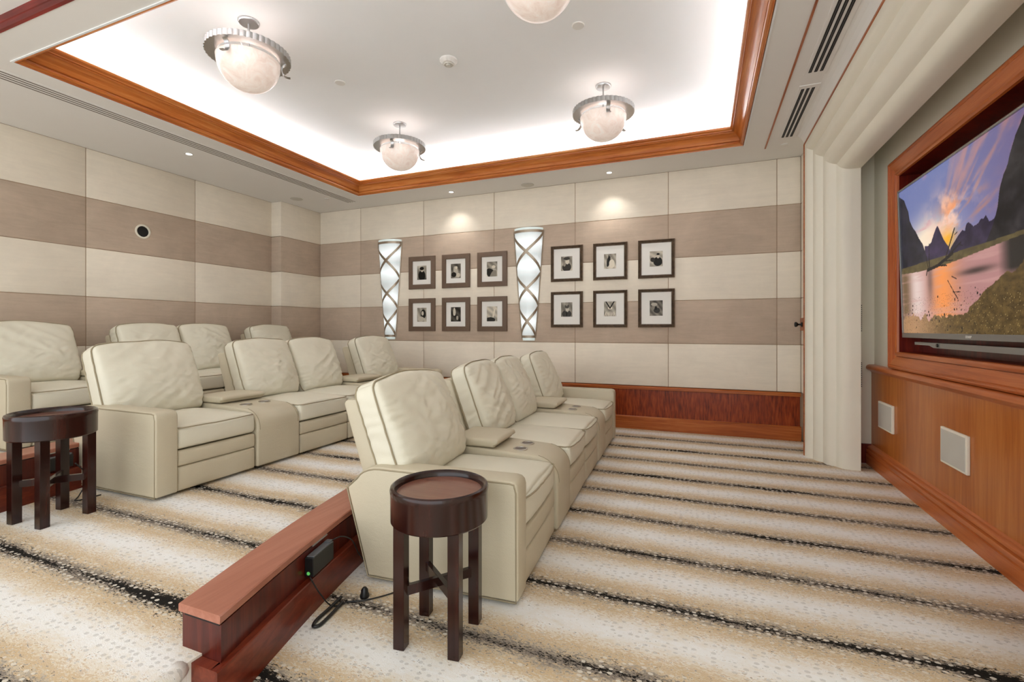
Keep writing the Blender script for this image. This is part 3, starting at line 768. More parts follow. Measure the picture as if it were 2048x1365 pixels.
# perforated strips on the recess return
for zz, hh, lab in ((1.32, 0.26, 'narrow perforated grille on the recess edge, upper one'), (0.80, 0.24, 'narrow perforated grille on the recess edge, lower one')):
    t = thing('side_grille', lab, 'grille', (1.36, 5.218, zz), 0, 'perforated grilles in the screen recess')
    bm = BM(); box(bm, -0.045, 0.01, -0.004, 0.002, -hh / 2, hh / 2); obj('plate', bm, M['cream'], t)
    bm = BM()
    for k in range(14): box(bm, -0.038, 0.0, -0.006, -0.003, -hh / 2 + 0.012 + k * hh / 14.5, -hh / 2 + 0.020 + k * hh / 14.5)
    obj('slots', bm, M['black'], t)

# ------------------------------------------------------------------ recliners
def nz(p, s, seed): return noise.noise(Vector(p) * s + Vector((seed * 3.7, seed * 1.3, seed * 5.1)))
def side_prof():
    P = [(0.0, 0.02), (0.0, 0.51), (-0.006, 0.532), (-0.020, 0.545), (-0.04, 0.55), (-0.70, 0.553)]
    for i in range(1, 7):
        a = i / 6 * PI / 2.2; P.append((-0.70 - 0.13 * math.sin(a), 0.553 - 0.075 * (1 - math.cos(a)) - 0.0))
    P += [(-0.885, 0.44), (-0.765, 0.02)]
    return P
def bevel_all(bm, off, seg=3, ang=30):
    es = [e for e in bm.edges if len(e.link_faces) == 2 and e.calc_face_angle(0) > math.radians(ang)]
    bmesh.ops.bevel(bm, geom=es, offset=off, segments=seg, profile=0.5, affect='EDGES')
def arm(t, y0, y1, outer):
    bm = BM(); P = side_prof(); prism(bm, P, y0, y1, 'y'); fixn(bm); bevel_all(bm, 0.014, 3, 40)
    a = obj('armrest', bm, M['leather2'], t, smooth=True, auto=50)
    yo = y0 if outer < 0 else y1
    bm = BM(); pts = []
    for x, z in P: pts.append((x * 1.0 + (-0.010 if x > -0.02 else 0.0) , yo + (0.002 if outer < 0 else -0.002), z - (0.010 if z > 0.5 else 0)))
    tube(bm, pts, 0.0042, 6, True); obj('piping', bm, M['piping'], a, smooth=True)
def back_cushion(t, yc, w, seed, lo=0.02, hi=0.02):
    """a thick loose cushion leaning on the shell; yc centre, w full width at the top"""
    L = 0.56; th = 0.135
    hy = w / 2; hz = L / 2; hx = th / 2
    def fn(co, u, v, q):
        x, y, z = co
        s = (q + 1) / 2                                     # 0 bottom .. 1 top
        m = max(0, 1 - v * v); n_ = max(0, 1 - q * q)
        if u > 0:
            bulge = 0.10 * (m ** 0.5) * (n_ ** 0.45) * (1.12 - 0.45 * s)
            rid = 0
            yw = y + 0.05 * noise.noise(Vector((y * 3, z * 3, seed)))
            sg = 1 if (seed % 2) else -1
            wr = Vector((yw * 3.2 + sg * z * 1.2, z * 12.0 + sg * yw * 7.0, seed * 2.3))
            r = (1 - abs(noise.noise(wr)) * 2.6)
            w3 = Vector((yw * 5.0 + z * 9.0, z * 5.0 - yw * 9.0, seed + 19)); r += 0.5 * (1 - abs(noise.noise(w3)) * 2.6)
            w2 = Vector((yw * 9.0, z * 26.0 - sg * yw * 12.0, seed * 1.3 + 7))
            r += 0.45 * (1 - abs(noise.noise(w2)) * 2.6)
            amp = 0.62 + 0.5 * max(0, min(1, 0.5 + 1.6 * noise.noise(Vector((y * 3.0, z * 3.0, seed * 4.1)))))
            rid = 0.0125 * r * amp * (m ** 0.35) * (n_ ** 0.35) * (1.15 - 0.6 * s)
            edge = max(0, (abs(v) - 0.62) / 0.38) * (1 - max(0, (abs(v) - 0.97) / 0.03))
            puck = 0.006 * math.sin(z * 150 + nz((0, z, 0), 9, seed) * 9) * edge * (0.5 + nz((0, z, 2), 6, seed))
            x += (bulge + rid + puck) * max(0, u)
            x += 0.012 * nz((y, z, 0), 4.0, seed) * m * n_
        # width narrows between the arms, the top corners are rounded off
        ww = 1.0 - 0.10 * max(0, 1 - s / 0.22)
        ww *= 1 - 0.05 * max(0, (s - 0.86) / 0.14) ** 2
        y *= ww
        z += 0.030 * (1 - v * v) * max(0, q) ** 2 - 0.012 * nz((y, 0, 0), 5, seed) * max(0, q)
        # side gusset puckers
        if abs(u) < 0.9 and abs(v) > 0.97: y += (0.0035 * math.sin(z * 95 + seed + 6 * nz((x, 0, z), 7, seed)) * (0.4 + nz((0, 0, z), 5, seed + 3))) * (1 if v > 0 else -1)
        x += -0.012 * s + 0.0 * y
        return Vector((x, y, z))
    bm = BM(); soft_box(bm, hx, hy, hz, 0.036, (3, 44, 48), fn)
    # the two piped edges
    def loop(ux, r=0.0042):
        pts = []; n = 14; c = 0.045
        def P(y, z):
            v = y / hy; q = z / hz; co = fn(Vector((ux * (hx - 0.004), y, z)), 0.0, v, q); return co
        seq = []
        for i in range(n): seq.append((-hy + c + (2 * hy - 2 * c) * i / (n - 1), -hz + 0.004))
        for i in range(1, 4): a = i / 4 * PI / 2; seq.append((hy - c + (c - .004) * math.sin(a), -hz + c - (c - .004) * math.cos(a)))
        for i in range(n): seq.append((hy - 0.004, -hz + c + (2 * hz - 2 * c) * i / (n - 1)))
        for i in range(1, 4): a = i / 4 * PI / 2; seq.append((hy - c + (c - .004) * math.cos(a), hz - c + (c - .004) * math.sin(a)))
        for i in range(n): seq.append((hy - c - (2 * hy - 2 * c) * i / (n - 1), hz - 0.004))
        for i in range(1, 4): a = i / 4 * PI / 2; seq.append((-hy + c - (c - .004) * math.sin(a), hz - c + (c - .004) * math.cos(a)))
        for i in range(n): seq.append((-hy + 0.004, hz - c - (2 * hz - 2 * c) * i / (n - 1)))
        for i in range(1, 4): a = i / 4 * PI / 2; seq.append((-hy + c - (c - .004) * math.cos(a), -hz + c - (c - .004) * math.sin(a)))
        for y, z in seq: pts.append(P(y, z))
        return pts
    bp = BM(); tube(bp, loop(0.86), 0.0048, 6, True); tube(bp, loop(-0.86), 0.0045, 6, True)
    T = Matrix.Translation((-0.745, yc, 0.677)) @ Matrix.Rotation(math.radians(-19.0), 4, 'Y')
    for b_ in (bm, bp):
        for v in b_.verts: v.co = T @ v.co
    fixn(bm)
    cu = obj('back_cushion', bm, M['leather'], t, smooth=True)
    obj('piping', bp, M['piping'], cu, smooth=True)
def recliner(label, loc, rz, w, arm_side, seed, group, over=(0.05, 0.05)):
    """origin: front, near side, floor.  w seat width; arm_side -1 near, 1 far, 0 none"""
    t = thing('recliner', label, 'recliner', loc, rz, group)
    A = 0.14
    y0 = A if arm_side < 0 else 0.0; y1 = y0 + w
    if arm_side < 0: arm(t, 0.0, A, -1)
    if arm_side > 0: arm(t, y1, y1 + A, 1)
    g = 0.004; yc = (y0 + y1) / 2; hw = w / 2 - g
    # base and footrest panels
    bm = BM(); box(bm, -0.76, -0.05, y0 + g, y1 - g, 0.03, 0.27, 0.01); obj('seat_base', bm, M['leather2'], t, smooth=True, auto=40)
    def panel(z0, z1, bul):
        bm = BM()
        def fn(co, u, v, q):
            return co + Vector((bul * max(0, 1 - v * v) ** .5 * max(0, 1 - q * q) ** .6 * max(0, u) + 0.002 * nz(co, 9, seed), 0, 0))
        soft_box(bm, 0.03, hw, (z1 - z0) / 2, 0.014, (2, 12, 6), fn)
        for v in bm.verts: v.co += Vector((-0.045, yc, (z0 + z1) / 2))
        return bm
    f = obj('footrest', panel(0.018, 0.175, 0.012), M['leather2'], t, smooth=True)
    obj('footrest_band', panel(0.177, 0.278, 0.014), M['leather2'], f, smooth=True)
    # seat cushion
    hx, hz = 0.345, 0.070
    def sf(co, u, v, q):
        x, y, z = co; m = max(0, 1 - v * v) ** .5; n_ = max(0, 1 - u * u) ** .5
        if q > 0: z += (0.040 * m * n_ + 0.008 * nz((x, y, 0), 6, seed)* m) * q + (0.004 * nz((x, y, 1), 18, seed)) * m * n_
        if u > 0: x += (0.026 * m * max(0, 1 - q * q) ** .5 + 0.003 * nz((y, z, 0), 20, seed)) * u
        return Vector((x, y, z))
    bm = BM(); soft_box(bm, hx, hw + 0.002, hz, 0.022, (14, 16, 5), sf)
    cx, cz = -0.365, 0.356
    for v in bm.verts: v.co += Vector((cx, yc, cz))
    sc = obj('seat_cushion', bm, M['leather'], t, smooth=True)
    bm = BM(); pts = []
    ny = 16
    def SP(x, y):
        co = sf(Vector((x, y, hz - 0.004)), x / hx, y / hw, 0.55); return co + Vector((cx, yc, cz + 0.002))
    for i in range(12): pts.append(SP(-hx * 0.9 + (hx * 1.9 - 0.03) * i / 11, -hw + 0.003))
    for i in range(ny): pts.append(SP(hx - 0.005, -hw + 0.025 + (2 * hw - 0.05) * i / (ny - 1)) + Vector((0.004 + 0.012 * max(0, 1 - (2 * i / (ny - 1) - 1) ** 2) ** .5, 0, 0)))
    for i in range(12): pts.append(SP(hx - 0.03 - (hx * 1.9 - 0.03) * i / 11, hw - 0.003))
    tube(bm, pts, 0.0045, 6); obj('piping', bm, M['piping'], sc, smooth=True)
    # back shell leaning back
    bm = BM()
    P = [(-0.775, 0.30), (-0.895, 0.445), (-1.02, 0.822), (-1.012, 0.838), (-0.992, 0.846), (-0.915, 0.850), (-0.90, 0.842), (-0.74, 0.36), (-0.73, 0.30)]
    prism(bm, P, y0 + 0.012, y1 - 0.012, 'y'); fixn(bm); bevel_all(bm, 0.010, 2, 40)
    obj('back_shell', bm, M['leather2'], t, smooth=True, auto=45)
    back_cushion(t, yc + (over[1] - over[0]) / 2, w + over[0] + over[1], seed)
    # little dark feet
    for fx in (-0.12, -0.70):
        for fy in (y0 + 0.08, y1 - 0.08):
            bm = BM(); box(bm, fx - 0.025, fx + 0.025, fy - 0.025, fy + 0.025, 0.0, 0.032); obj('foot', bm, M['blackplastic'], t)
    return t
def console(label, loc, rz, w, group):
    t = thing('seat_console', label, 'console', loc, rz, group)
    P = [(-0.005, 0.02), (-0.005, 0.30)]
    for i in range(0, 9):
        a = i / 8 * PI / 2; P.append((-0.165 + 0.16 * math.cos(a), 0.318 + 0.135 * math.sin(a)))
    P += [(-0.40, 0.468), (-0.72, 0.478), (-0.80, 0.44), (-0.765, 0.02)]
    bm = BM(); prism(bm, P, 0.003, w - 0.003, 'y'); fixn(bm); bevel_all(bm, 0.016, 3, 45)
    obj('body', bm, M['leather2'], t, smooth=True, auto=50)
    for yo in (0.024, w - 0.024):
        bm = BM(); tube(bm, [(x + 0.001, yo, z + 0.0005) for x, z in P[1:10]], 0.0018, 5); obj('seam', bm, M['piping'], t, smooth=True)
    # lid pad
    bm = BM()
    def fn(co, u, v, q):
        x, y, z = co
        z += 0.012 * max(0, 1 - u * u) * max(0, 1 - v * v) * max(0, q)
        if q < 0: x -= 0.02 * max(0, u)
        return Vector((x, y, z))
    soft_box(bm, 0.158, w / 2 - 0.002, 0.026, 0.018, (8, 8, 2), fn)
    for v in bm.verts: v.co += Vector((-0.548, w / 2, 0.503))
    obj('lid_pad', bm, M['leather2'], t, smooth=True)
    for yo in (w * 0.30, w * 0.72):
        bm = BM(); z0 = 0.4605
        lathe(bm, [(0.036, 0.0015), (0.037, 0.004), (0.042, 0.005), (0.046, 0.003), (0.046, -0.004)], 28, (-0.275, yo, z0))
        fixn(bm); ch = obj('cup_holder', bm, M['steel'], t, smooth=True, auto=50)
        bm = BM(); lathe(bm, [(0.0, 0.0015), (0.0365, 0.0025)], 28, (-0.275, yo, z0)); fixn(bm); obj('cup_shade_disc', bm, M['cup_shade'], ch)  # flat disc at rim height, shade of the hollow painted in its colour
    return t
rows = [
    ('front row', -0.745, 0.0, [1.923, 2.064, 2.71, 3.085, 3.67, 4.255, 4.68, 5.24, 5.38], lambda y: -0.745 - 0.060 * (y - 1.92) + 0.0045 * (y - 1.92) ** 2, [4.0, 3.2, 3.0, 2.6, 2.3, 2.1]),
    ('middle row', -3.11, Z1, [1.873, 2.013, 2.60, 3.02, 3.61, 4.21, 4.66, 5.25, 5.39], lambda y: -3.112 - 0.008 * (y - 1.87), [0.6] * 6),
    ('back row', -4.75, Z2, [1.83, 1.97, 2.56, 2.955, 3.55, 4.14, 4.50, 5.06, 5.20], lambda y: -4.722, [0.0] * 6),
]
where = {'front row': 'in the front row nearest the screen', 'middle row': 'in the middle row on the lower platform', 'back row': 'in the back row against the left wall'}
sd = 1
for name, x0, z, Y, fx, rot in rows:
    g = 'cream leather recliners in the ' + name; gc = 'cupholder consoles in the ' + name
    def put(y, r): return (fx(y), y, z), math.radians(r)
    l, r = put(Y[0], rot[0]); recliner('cream leather recliner, first in the ' + name + ', nearest the camera', l, r, Y[2] - Y[1] - 0.006, -1, sd, g, (0.08, 0.035))
    l, r = put(Y[2], rot[1]); console('leather cupholder console between first and second seats of the ' + name, l, r, Y[3] - Y[2] - 0.006, gc)
    l, r = put(Y[3], rot[2]); recliner('armless cream leather recliner, second seat of the ' + name, l, r, Y[4] - Y[3] - 0.004, 0, sd + 1, g, (0.025, 0.0))
    l, r = put(Y[4], rot[3]); recliner('armless cream leather recliner, third seat of the ' + name, l, r, Y[5] - Y[4] - 0.006, 0, sd + 2, g, (0.0, 0.02))
    l, r = put(Y[5], rot[4]); console('leather cupholder console between third and last seats of the ' + name, l, r, Y[6] - Y[5] - 0.006, gc)
    l, r = put(Y[6], rot[5]); recliner('cream leather recliner, last in the ' + name + ', by the far wall', l, r, Y[7] - Y[6] - 0.004, 1, sd + 3, g, (0.045, 0.03))
    sd += 5

# ------------------------------------------------------------------ round side tables
def side_table(loc, rz, label):
    t = thing('side_table', label, 'side table', loc, rz, 'round espresso side tables')
    bm = BM(); lathe(bm, [(0, 0.578), (0.168, 0.578)], 64); fixn(bm)
    for v in bm.verts: pass
    top = obj('top_panel', bm, M['espresso_sheen'], t)
    bm = BM(); lathe(bm, [(0.0, 0.47), (0.186, 0.466), (0.192, 0.472), (0.193, 0.575), (0.195, 0.590), (0.192, 0.600), (0.184, 0.604), (0.176, 0.600), (0.170, 0.590), (0.168, 0.578), (0.150, 0.576), (0, 0.576)], 72); fixn(bm)
    obj('drum', bm, M['espresso'], t, smooth=True, auto=40)
    for k in range(4):
        a = PI / 4 + k * PI / 2; c = Matrix.Translation((0.157 * math.cos(a), 0.157 * math.sin(a), 0)) @ Matrix.Rotation(a - PI / 4, 4, 'Z')
        bm = BM(); box(bm, -0.0225, 0.0225, -0.0225, 0.0225, 0, 0.472, 0.002, M4=c); obj('leg', bm, M['espresso'], t)
    for k, dz in ((0, 0), (1, 0.0005)):
        a = PI / 4 + k * PI / 2; c = Matrix.Rotation(a, 4, 'Z')
        bm = BM(); box(bm, -0.145, 0.145, -0.010, 0.010, 0.195 + dz, 0.232 + dz, 0.001, M4=c); obj('stretcher', bm, M['espresso'], t)
    return t
side_table((-0.975, 1.648, 0), math.radians(7), 'round dark espresso side table in front, beside the first front row recliner')
side_table((-3.40, 1.508, Z1), math.radians(6), 'round dark espresso side table at left, before the middle row recliner')

# ------------------------------------------------------------------ power boxes and cables on the low walls
def power_box(y, K, zb, label, cl):
    th = math.atan(2 * (y - YC) / 16.0)
    t = thing('power_supply_box', label, 'power supply', (K(y) - 0.029, y, zb), -th)
    bm = BM(); box(bm, 0.0, 0.040, -0.085, 0.085, 0.165, 0.245, 0.003); obj('case', bm, M['blackplastic'], t)
    bm = BM(); box(bm, 0.004, 0.038, -0.075, 0.075, 0.244, 0.2485, 0.001); obj('top_cover', bm, M['greyplastic'], t)
    bm = BM(); box(bm, 0.010, 0.034, 0.055, 0.082, 0.248, 0.254, 0.001); obj('latch', bm, M['greyplastic'], t)
    bm = BM(); box(bm, 0.0, 0.006, -0.03, 0.09, 0.268, 0.274, 0.0005); obj('bracket', bm, M['nickel'], t)
    bm = BM(); lathe(bm, [(0, 0), (0.0075, 0), (0.0075, 0.001), (0, 0.0012)], 16)
    for v in bm.verts: v.co = Vector((0.018 + v.co.x, -0.0855 - v.co.z, 0.180 + v.co.y))
    fixn(bm); obj('green_badge', bm, M['green'], t)['label'] = 'round green badge'
    return t
power_box(1.62, K1, 0.0, 'black power box with green badge fixed to the low wall behind the front row', None)
power_box(1.72, K2, Z1, 'black power box on the low wall under the left side table', None)
def cable(pts, r, label):
    P = [Vector(p) for p in pts]; out = []
    for i in range(len(P) - 1):
        p0 = P[max(i - 1, 0)]; p1 = P[i]; p2 = P[i + 1]; p3 = P[min(i + 2, len(P) - 1)]
        for k in range(8):
            u = k / 8
            out.append(0.5 * ((2 * p1) + (p2 - p0) * u + (2 * p0 - 5 * p1 + 4 * p2 - p3) * u * u + (3 * p1 - p0 - 3 * p2 + p3) * u ** 3))
    out.append(P[-1]); bm = BM(); tube(bm, out, r, 8)
    o = obj('cable', bm, M['blackplastic'], None, smooth=True); tag(o, label, 'cable'); return o
cable([(-1.60, 1.71, 0.235), (-1.575, 1.76, 0.245), (-1.57, 1.83, 0.20), (-1.585, 1.90, 0.10), (-1.59, 1.97, 0.03), (-1.58, 2.06, 0.02), (-1.55, 2.2, 0.01)], 0.003, 'thin black cable looping from the power box towards the front row recliner')
cable([(-1.548, 1.545, 0.165), (-1.52, 1.57, 0.09), (-1.497, 1.62, 0.012), (-1.46, 1.68, 0.006), (-1.40, 1.72, 0.005), (-1.33, 1.80, 0.005), (-1.27, 1.90, 0.005), (-1.16, 1.95, 0.005), (-1.05, 2.0, 0.005)], 0.003, 'thin black cable running over the carpet towards the round side table')
cable([(-1.50, 1.68, 0.02), (-1.495, 1.60, 0.012), (-1.487, 1.52, 0.010), (-1.470, 1.485, 0.009), (-1.452, 1.50, 0.009), (-1.458, 1.56, 0.009), (-1.475, 1.66, 0.012)], 0.007, 'thick black cable folded in a loop at the foot of the low wall')
cable([(-3.76, 1.78, Z1 + 0.2), (-3.72, 1.83, Z1 + 0.1), (-3.67, 1.76, Z1 + 0.012), (-3.58, 1.70, Z1 + 0.008), (-3.56, 1.82, Z1 + 0.008)], 0.004, 'black cable on the platform behind the left side table')
cable([(-3.71, 1.40, Z1 + 0.006), (-3.74, 1.36, Z1 + 0.006), (-3.78, 1.25, Z1 + 0.006), (-3.80, 1.1, Z1 + 0.006)], 0.004, 'black cable lying along the low wall at the left edge of the picture')
bm = BM(); lathe(bm, [(0, 0), (0.02, 0), (0.022, 0.01), (0.016, 0.022), (0.016, 0.034), (0.008, 0.045), (0, 0.046)], 20)
for v in bm.verts: v.co = Vector((-1.425 + v.co.x, 1.745 + v.co.y, v.co.z))
fixn(bm); tag(obj('cable_plug', bm, M['blackplastic'], None, smooth=True, auto=40), 'small black plug standing at the foot of the low wall', 'plug')

# ------------------------------------------------------------------ wall port
t = thing('projection_port', 'round black hole with a pale ring high on the left wall', 'wall port', (-5.93, 3.435, 2.337))
bm = BM(); lathe(bm, [(0.060, 0.0), (0.080, 0.0), (0.082, 0.006), (0.076, 0.010), (0.062, 0.008), (0.060, 0.0)], 40)
for v in bm.verts: v.co = Vector((v.co.z, v.co.x, v.co.y))
fixn(bm); obj('ring', bm, M['cream'], t, smooth=True, auto=50)
bm = BM(); lathe(bm, [(0, 0.0015), (0.0615, 0.0015)], 40)
for v in bm.verts: v.co = Vector((v.co.z, v.co.x, v.co.y))
fixn(bm); obj('opening', bm, M['black'], t)

# ------------------------------------------------------------------ pictures
def photo_img(k, w=44, h=56):
    x, y = np.meshgrid(np.linspace(-1, 1, w), np.linspace(-1, 1, h)); rs = np.random.RandomState(40 + k)
    bgs = [(.35, .75), (.55, .3), (.8, .5), (.75, .6), (.22, .25), (.7, .8), (.75, .55), (.8, .6), (.7, .75), (.45, .6), (.6, .7), (.5, .35)]
    a, b = bgs[k]; g = a + (b - a) * (y + 1) / 2
    g = g + .10 * np.sin(x * (3 + k % 4) + y * (2 + k % 3) * 1.7)
    def el(cx, cy, rx, ry, v, rot=0):
        c_, s_ = math.cos(rot), math.sin(rot); X_ = (x - cx) * c_ + (y - cy) * s_; Y_ = -(x - cx) * s_ + (y - cy) * c_
        m = (X_ / rx) ** 2 + (Y_ / ry) ** 2 < 1; g[m] = v
    if k == 0: el(0, -.4, .75, .75, .08); el(.05, .35, .3, .25, .8); el(.0, .6, .45, .25, .06)
    elif k == 1: el(0, -.1, .45, .8, .75, .3); el(-.4, -.5, .5, .35, .1); el(.1, .45, .25, .2, .9); el(.5, -.6, .4, .3, .85)
    elif k == 2: el(-.2, -.6, 1.0, .6, .12, -.5); el(.2, -.9, .9, .5, .55, .9); el(.3, .3, .35, .2, .9)
    elif k == 3: el(.3, .1, .55, .65, .12); el(.15, .2, .25, .3, .85); el(-.2, -.6, .7, .35, .8)
    elif k == 4: el(-.3, .3, .28, .5, .85); el(-.3, .75, .15, .15, .9); el(.3, -.5, .22, .3, .7)
    elif k == 5: el(.35, .1, .18, .7, .92, -.3); el(.3, .7, .14, .12, .85); el(-.3, -.8, .9, .35, .15)
    elif k == 6: el(0, -.5, .8, .6, .2); el(.1, .3, .35, .4, .88); el(0, .7, .55, .22, .25); el(-.4, -.1, .25, .3, .6)
    elif k == 7: el(-.25, 0, .28, .75, .12, -.25); el(.3, -.35, .45, .6, .93); el(.2, .35, .14, .16, .7); el(-.2, .7, .13, .13, .3)
    elif k == 8: el(.25, -.35, .7, .6, .1); el(.3, .35, .22, .3, .85); el(.3, .6, .24, .14, .1); el(-.55, -.1, .35, .3, .2)
    elif k == 9: el(0, -.6, .85, .5, .2); el(.1, 0, .3, .35, .8); el(.05, .45, .4, .3, .3); el(0, .8, .25, .3, .6); el(0, -.6, .1, .4, .05)
    elif k == 10:
        el(0, .15, .35, .22, .97); g[abs(abs(x) * 1.3 - (y - .1)) < .16] = .08
        for i in range(-3, 4): el(i * .25, -.7, .07, .35, .95, i * .1)
    else: el(-.1, .1, .6, .45, .55, -.5); el(.1, -.3, .5, .35, .2); el(-.05, 0, .2, .25, .08); el(-.3, .5, .5, .2, .75)
    g = np.clip(g + (rs.rand(h, w) - .5) * .08, 0, 1)
    return np.stack([g * .92 + .04, g * .89 + .03, g * .82 + .02], -1)
def picture(name_k, x, z, w, h, fw, m, label, group, pw, ph, style):
    t = thing('framed_photograph', label, 'framed photograph', (x, 5.94, z), 0, group)
    bm = BM(); pr = [(0.0, 0.0), (0.0, -0.022), (0.004, -0.026)]
    if style == 'woven': pr += [(fw - 0.006, -0.030), (fw, -0.024), (fw, -0.008)]
    else:
        n = 4
        for i in range(n):
            a = 0.004 + (fw - 0.010) * i / n; b_ = 0.004 + (fw - 0.010) * (i + 1) / n
            pr += [(a + 0.0015, -0.029 + 0.002 * i), ((a + b_) / 2, -0.033 + 0.0025 * i), (b_ - 0.0015, -0.029 + 0.002 * i), (b_, -0.024 + 0.002 * i)]
        pr += [(fw, -0.018), (fw, -0.008)]
    for side in range(4):
        def path(q, side=side):
            d, y = q; X0, X1, Z0, Z1_ = -w / 2 + d, w / 2 - d, -h / 2 + d, h / 2 - d
            c = [(X0, y, Z0), (X1, y, Z0), (X1, y, Z1_), (X0, y, Z1_)]; return [c[side], c[(side + 1) % 4]]
        sweep(bm, pr, path)
    fixn(bm); obj('frame', bm, m, t)
    bm = BM(); box(bm, -w / 2 + fw - 0.002, w / 2 - fw + 0.002, -0.012, -0.009, -h / 2 + fw - 0.002, h / 2 - fw + 0.002); obj('mat_board', bm, M['matboard'], t)
    p = picture_mesh('photograph', photo_img(name_k), pw, ph, M['photo'], t); p.location = (0, -0.0135, 0.0)
labsL = ['dark figure with raised arms', 'pale figure in draped light', 'dark curved shape and pale arc']
labsL2 = ['dark haired face over a white sleeve', 'small pale figure on a dark ground', 'slim standing figure in white']
for i in range(3):
    x = (-3.806, -3.243, -2.679)[i]
    picture(i, x, 2.048, 0.447, 0.478, 0.068, M['woven'], 'woven pattern frame between the sconces, upper row, ' + ('leftmost', 'middle', 'rightmost')[i] + ', ' + labsL[i], 'woven pattern frames between the wall sconces', 0.158, 0.205, 'woven')
    picture(3 + i, x, 1.432, 0.447, 0.479, 0.068, M['woven'], 'woven pattern frame between the sconces, lower row, ' + ('leftmost', 'middle', 'rightmost')[i] + ', ' + labsL2[i], 'woven pattern frames between the wall sconces', 0.158, 0.205, 'woven')
labsR = ['curly haired head', 'couple with a wide pale gown', 'seated person in a dark suit']
labsR2 = ['person in a tall hat', 'pale bow with crossed lines', 'face on a hand']
for i in range(3):
    x = (-1.622, -1.065, -0.512)[i]
    picture(6 + i, x, 2.069, 0.423, 0.463, 0.040, M['reeded'], 'slim reeded frame right of the sconces, upper row, ' + ('leftmost', 'middle', 'rightmost')[i] + ', ' + labsR[i], 'slim reeded frames right of the sconces', 0.150, 0.185, 'reeded')
    picture(9 + i, x, 1.475, 0.423, 0.463, 0.040, M['reeded'], 'slim reeded frame right of the sconces, lower row, ' + ('leftmost', 'middle', 'rightmost')[i] + ', ' + labsR2[i], 'slim reeded frames right of the sconces', 0.150, 0.185, 'reeded')

# ------------------------------------------------------------------ wall sconces
def sconce(x, label):
    t = thing('wall_sconce', label, 'wall sconce', (x, 5.94, 1.07), 0, 'tapered wall sconces')
    H_ = 1.49
    def rad(z): return 0.088 + (0.208 - 0.088) * (z / H_) ** 0.92
    def P(z, a, k=1.0): r = rad(z) * k; return (-r * math.cos(a), -r * 0.62 * math.sin(a) - 0.001, z)
    def strip_surface(zs, k=1.0):
        bm = BM(); rows_ = [[bm.verts.new(P(z, PI * i / 24, k)) for i in range(25)] for z in zs]
        for A, B in zip(rows_, rows_[1:]):
            for i in range(24): bm.faces.new((A[i], A[i + 1], B[i + 1], B[i]))
        return bm, rows_
    bm, rr = strip_surface([0.04 + (1.46 - 0.04) * i / 40 for i in range(41)], 0.97); bm.faces.new(rr[0]); bm.faces.new(rr[-1]); fixn(bm)
    obj('glass_shade', bm, M['sconce'], t, smooth=True, auto=60)
    bm, rr = strip_surface([1.46, 1.475, 1.49], 0.97); bm2, r2 = strip_surface([0.0, 0.02, 0.04], 0.95); bm2.faces.new(r2[0])
    obj('glass_rim', bm, M['glass_rim'], t, smooth=True); fixn(bm2); obj('glass_rim', bm2, M['glass_rim'], t, smooth=True)
    for z0, z1 in ((1.425, 1.458), (0.036, 0.068)):
        bm = BM(); ins = []
        for z in (z0, z1):
            ins.append([bm.verts.new(P(z, PI * i / 24, 1.0)) for i in range(25)]); ins.append([bm.verts.new(P(z, PI * i / 24, 1.03)) for i in range(25)])
        a, b_, c_, d_ = ins
        for i in range(24):
            bm.faces.new((b_[i], b_[i + 1], d_[i + 1], d_[i])); bm.faces.new((a[i], a[i + 1], b_[i + 1], b_[i])); bm.faces.new((c_[i], c_[i + 1], d_[i + 1], d_[i]))
        fixn(bm); obj('band', bm, M['bronze'], t, smooth=True, auto=50)
    bounds = [1.44, 0.91, 0.46, 0.045]
    for ph in (0, 1):
        bm = BM(); cen = []
        for s_ in range(3):
            za, zb_ = bounds[s_], bounds[s_ + 1]; n = 16
            for i in range(n + (s_ == 2)):
                u = i / n; a = PI * (u if (s_ + ph) % 2 == 0 else 1 - u); cen.append((za + (zb_ - za) * u, a))
        hw = 0.018; L = []; R_ = []; LO = []; RO = []
        for i, (z, a) in enumerate(cen):
            z2, a2 = cen[min(i + 1, len(cen) - 1)]; z1_, a1 = cen[max(i - 1, 0)]
            dz = z2 - z1_; da = (a2 - a1) * rad(z); ln = math.hypot(dz, da) or 1; pz, pa = -da / ln, dz / ln
            for k, lst in ((1, L), (-1, R_)):
                lst.append(bm.verts.new(P(z + pz * hw * k, min(PI, max(0, a + pa * hw * k / rad(z))), 1.0)))
            for k, lst in ((1, LO), (-1, RO)):
                lst.append(bm.verts.new(P(z + pz * hw * k, min(PI, max(0, a + pa * hw * k / rad(z))), 1.03)))
        for i in range(len(cen) - 1):
            bm.faces.new((LO[i], LO[i + 1], RO[i + 1], RO[i])); bm.faces.new((L[i], L[i + 1], LO[i + 1], LO[i])); bm.faces.new((R_[i], R_[i + 1], RO[i + 1], RO[i]))
        fixn(bm); obj('lattice_strap', bm, M['bronze'], t)
    # side rails against the wall
    for sgn in (-1, 1):
        bm = BM(); pts = [(sgn * (rad(z) + 0.004), -0.008, z) for z in (0.03, 0.5, 1.0, 1.46)]; tube(bm, pts, 0.007, 6); obj('side_rail', bm, M['bronze'], t)
    return t
sconce(-4.366, 'tall tapered lit wall sconce with metal lattice, left of the woven pattern frames')
sconce(-2.146, 'tall tapered lit wall sconce with metal lattice, between the two picture groups')

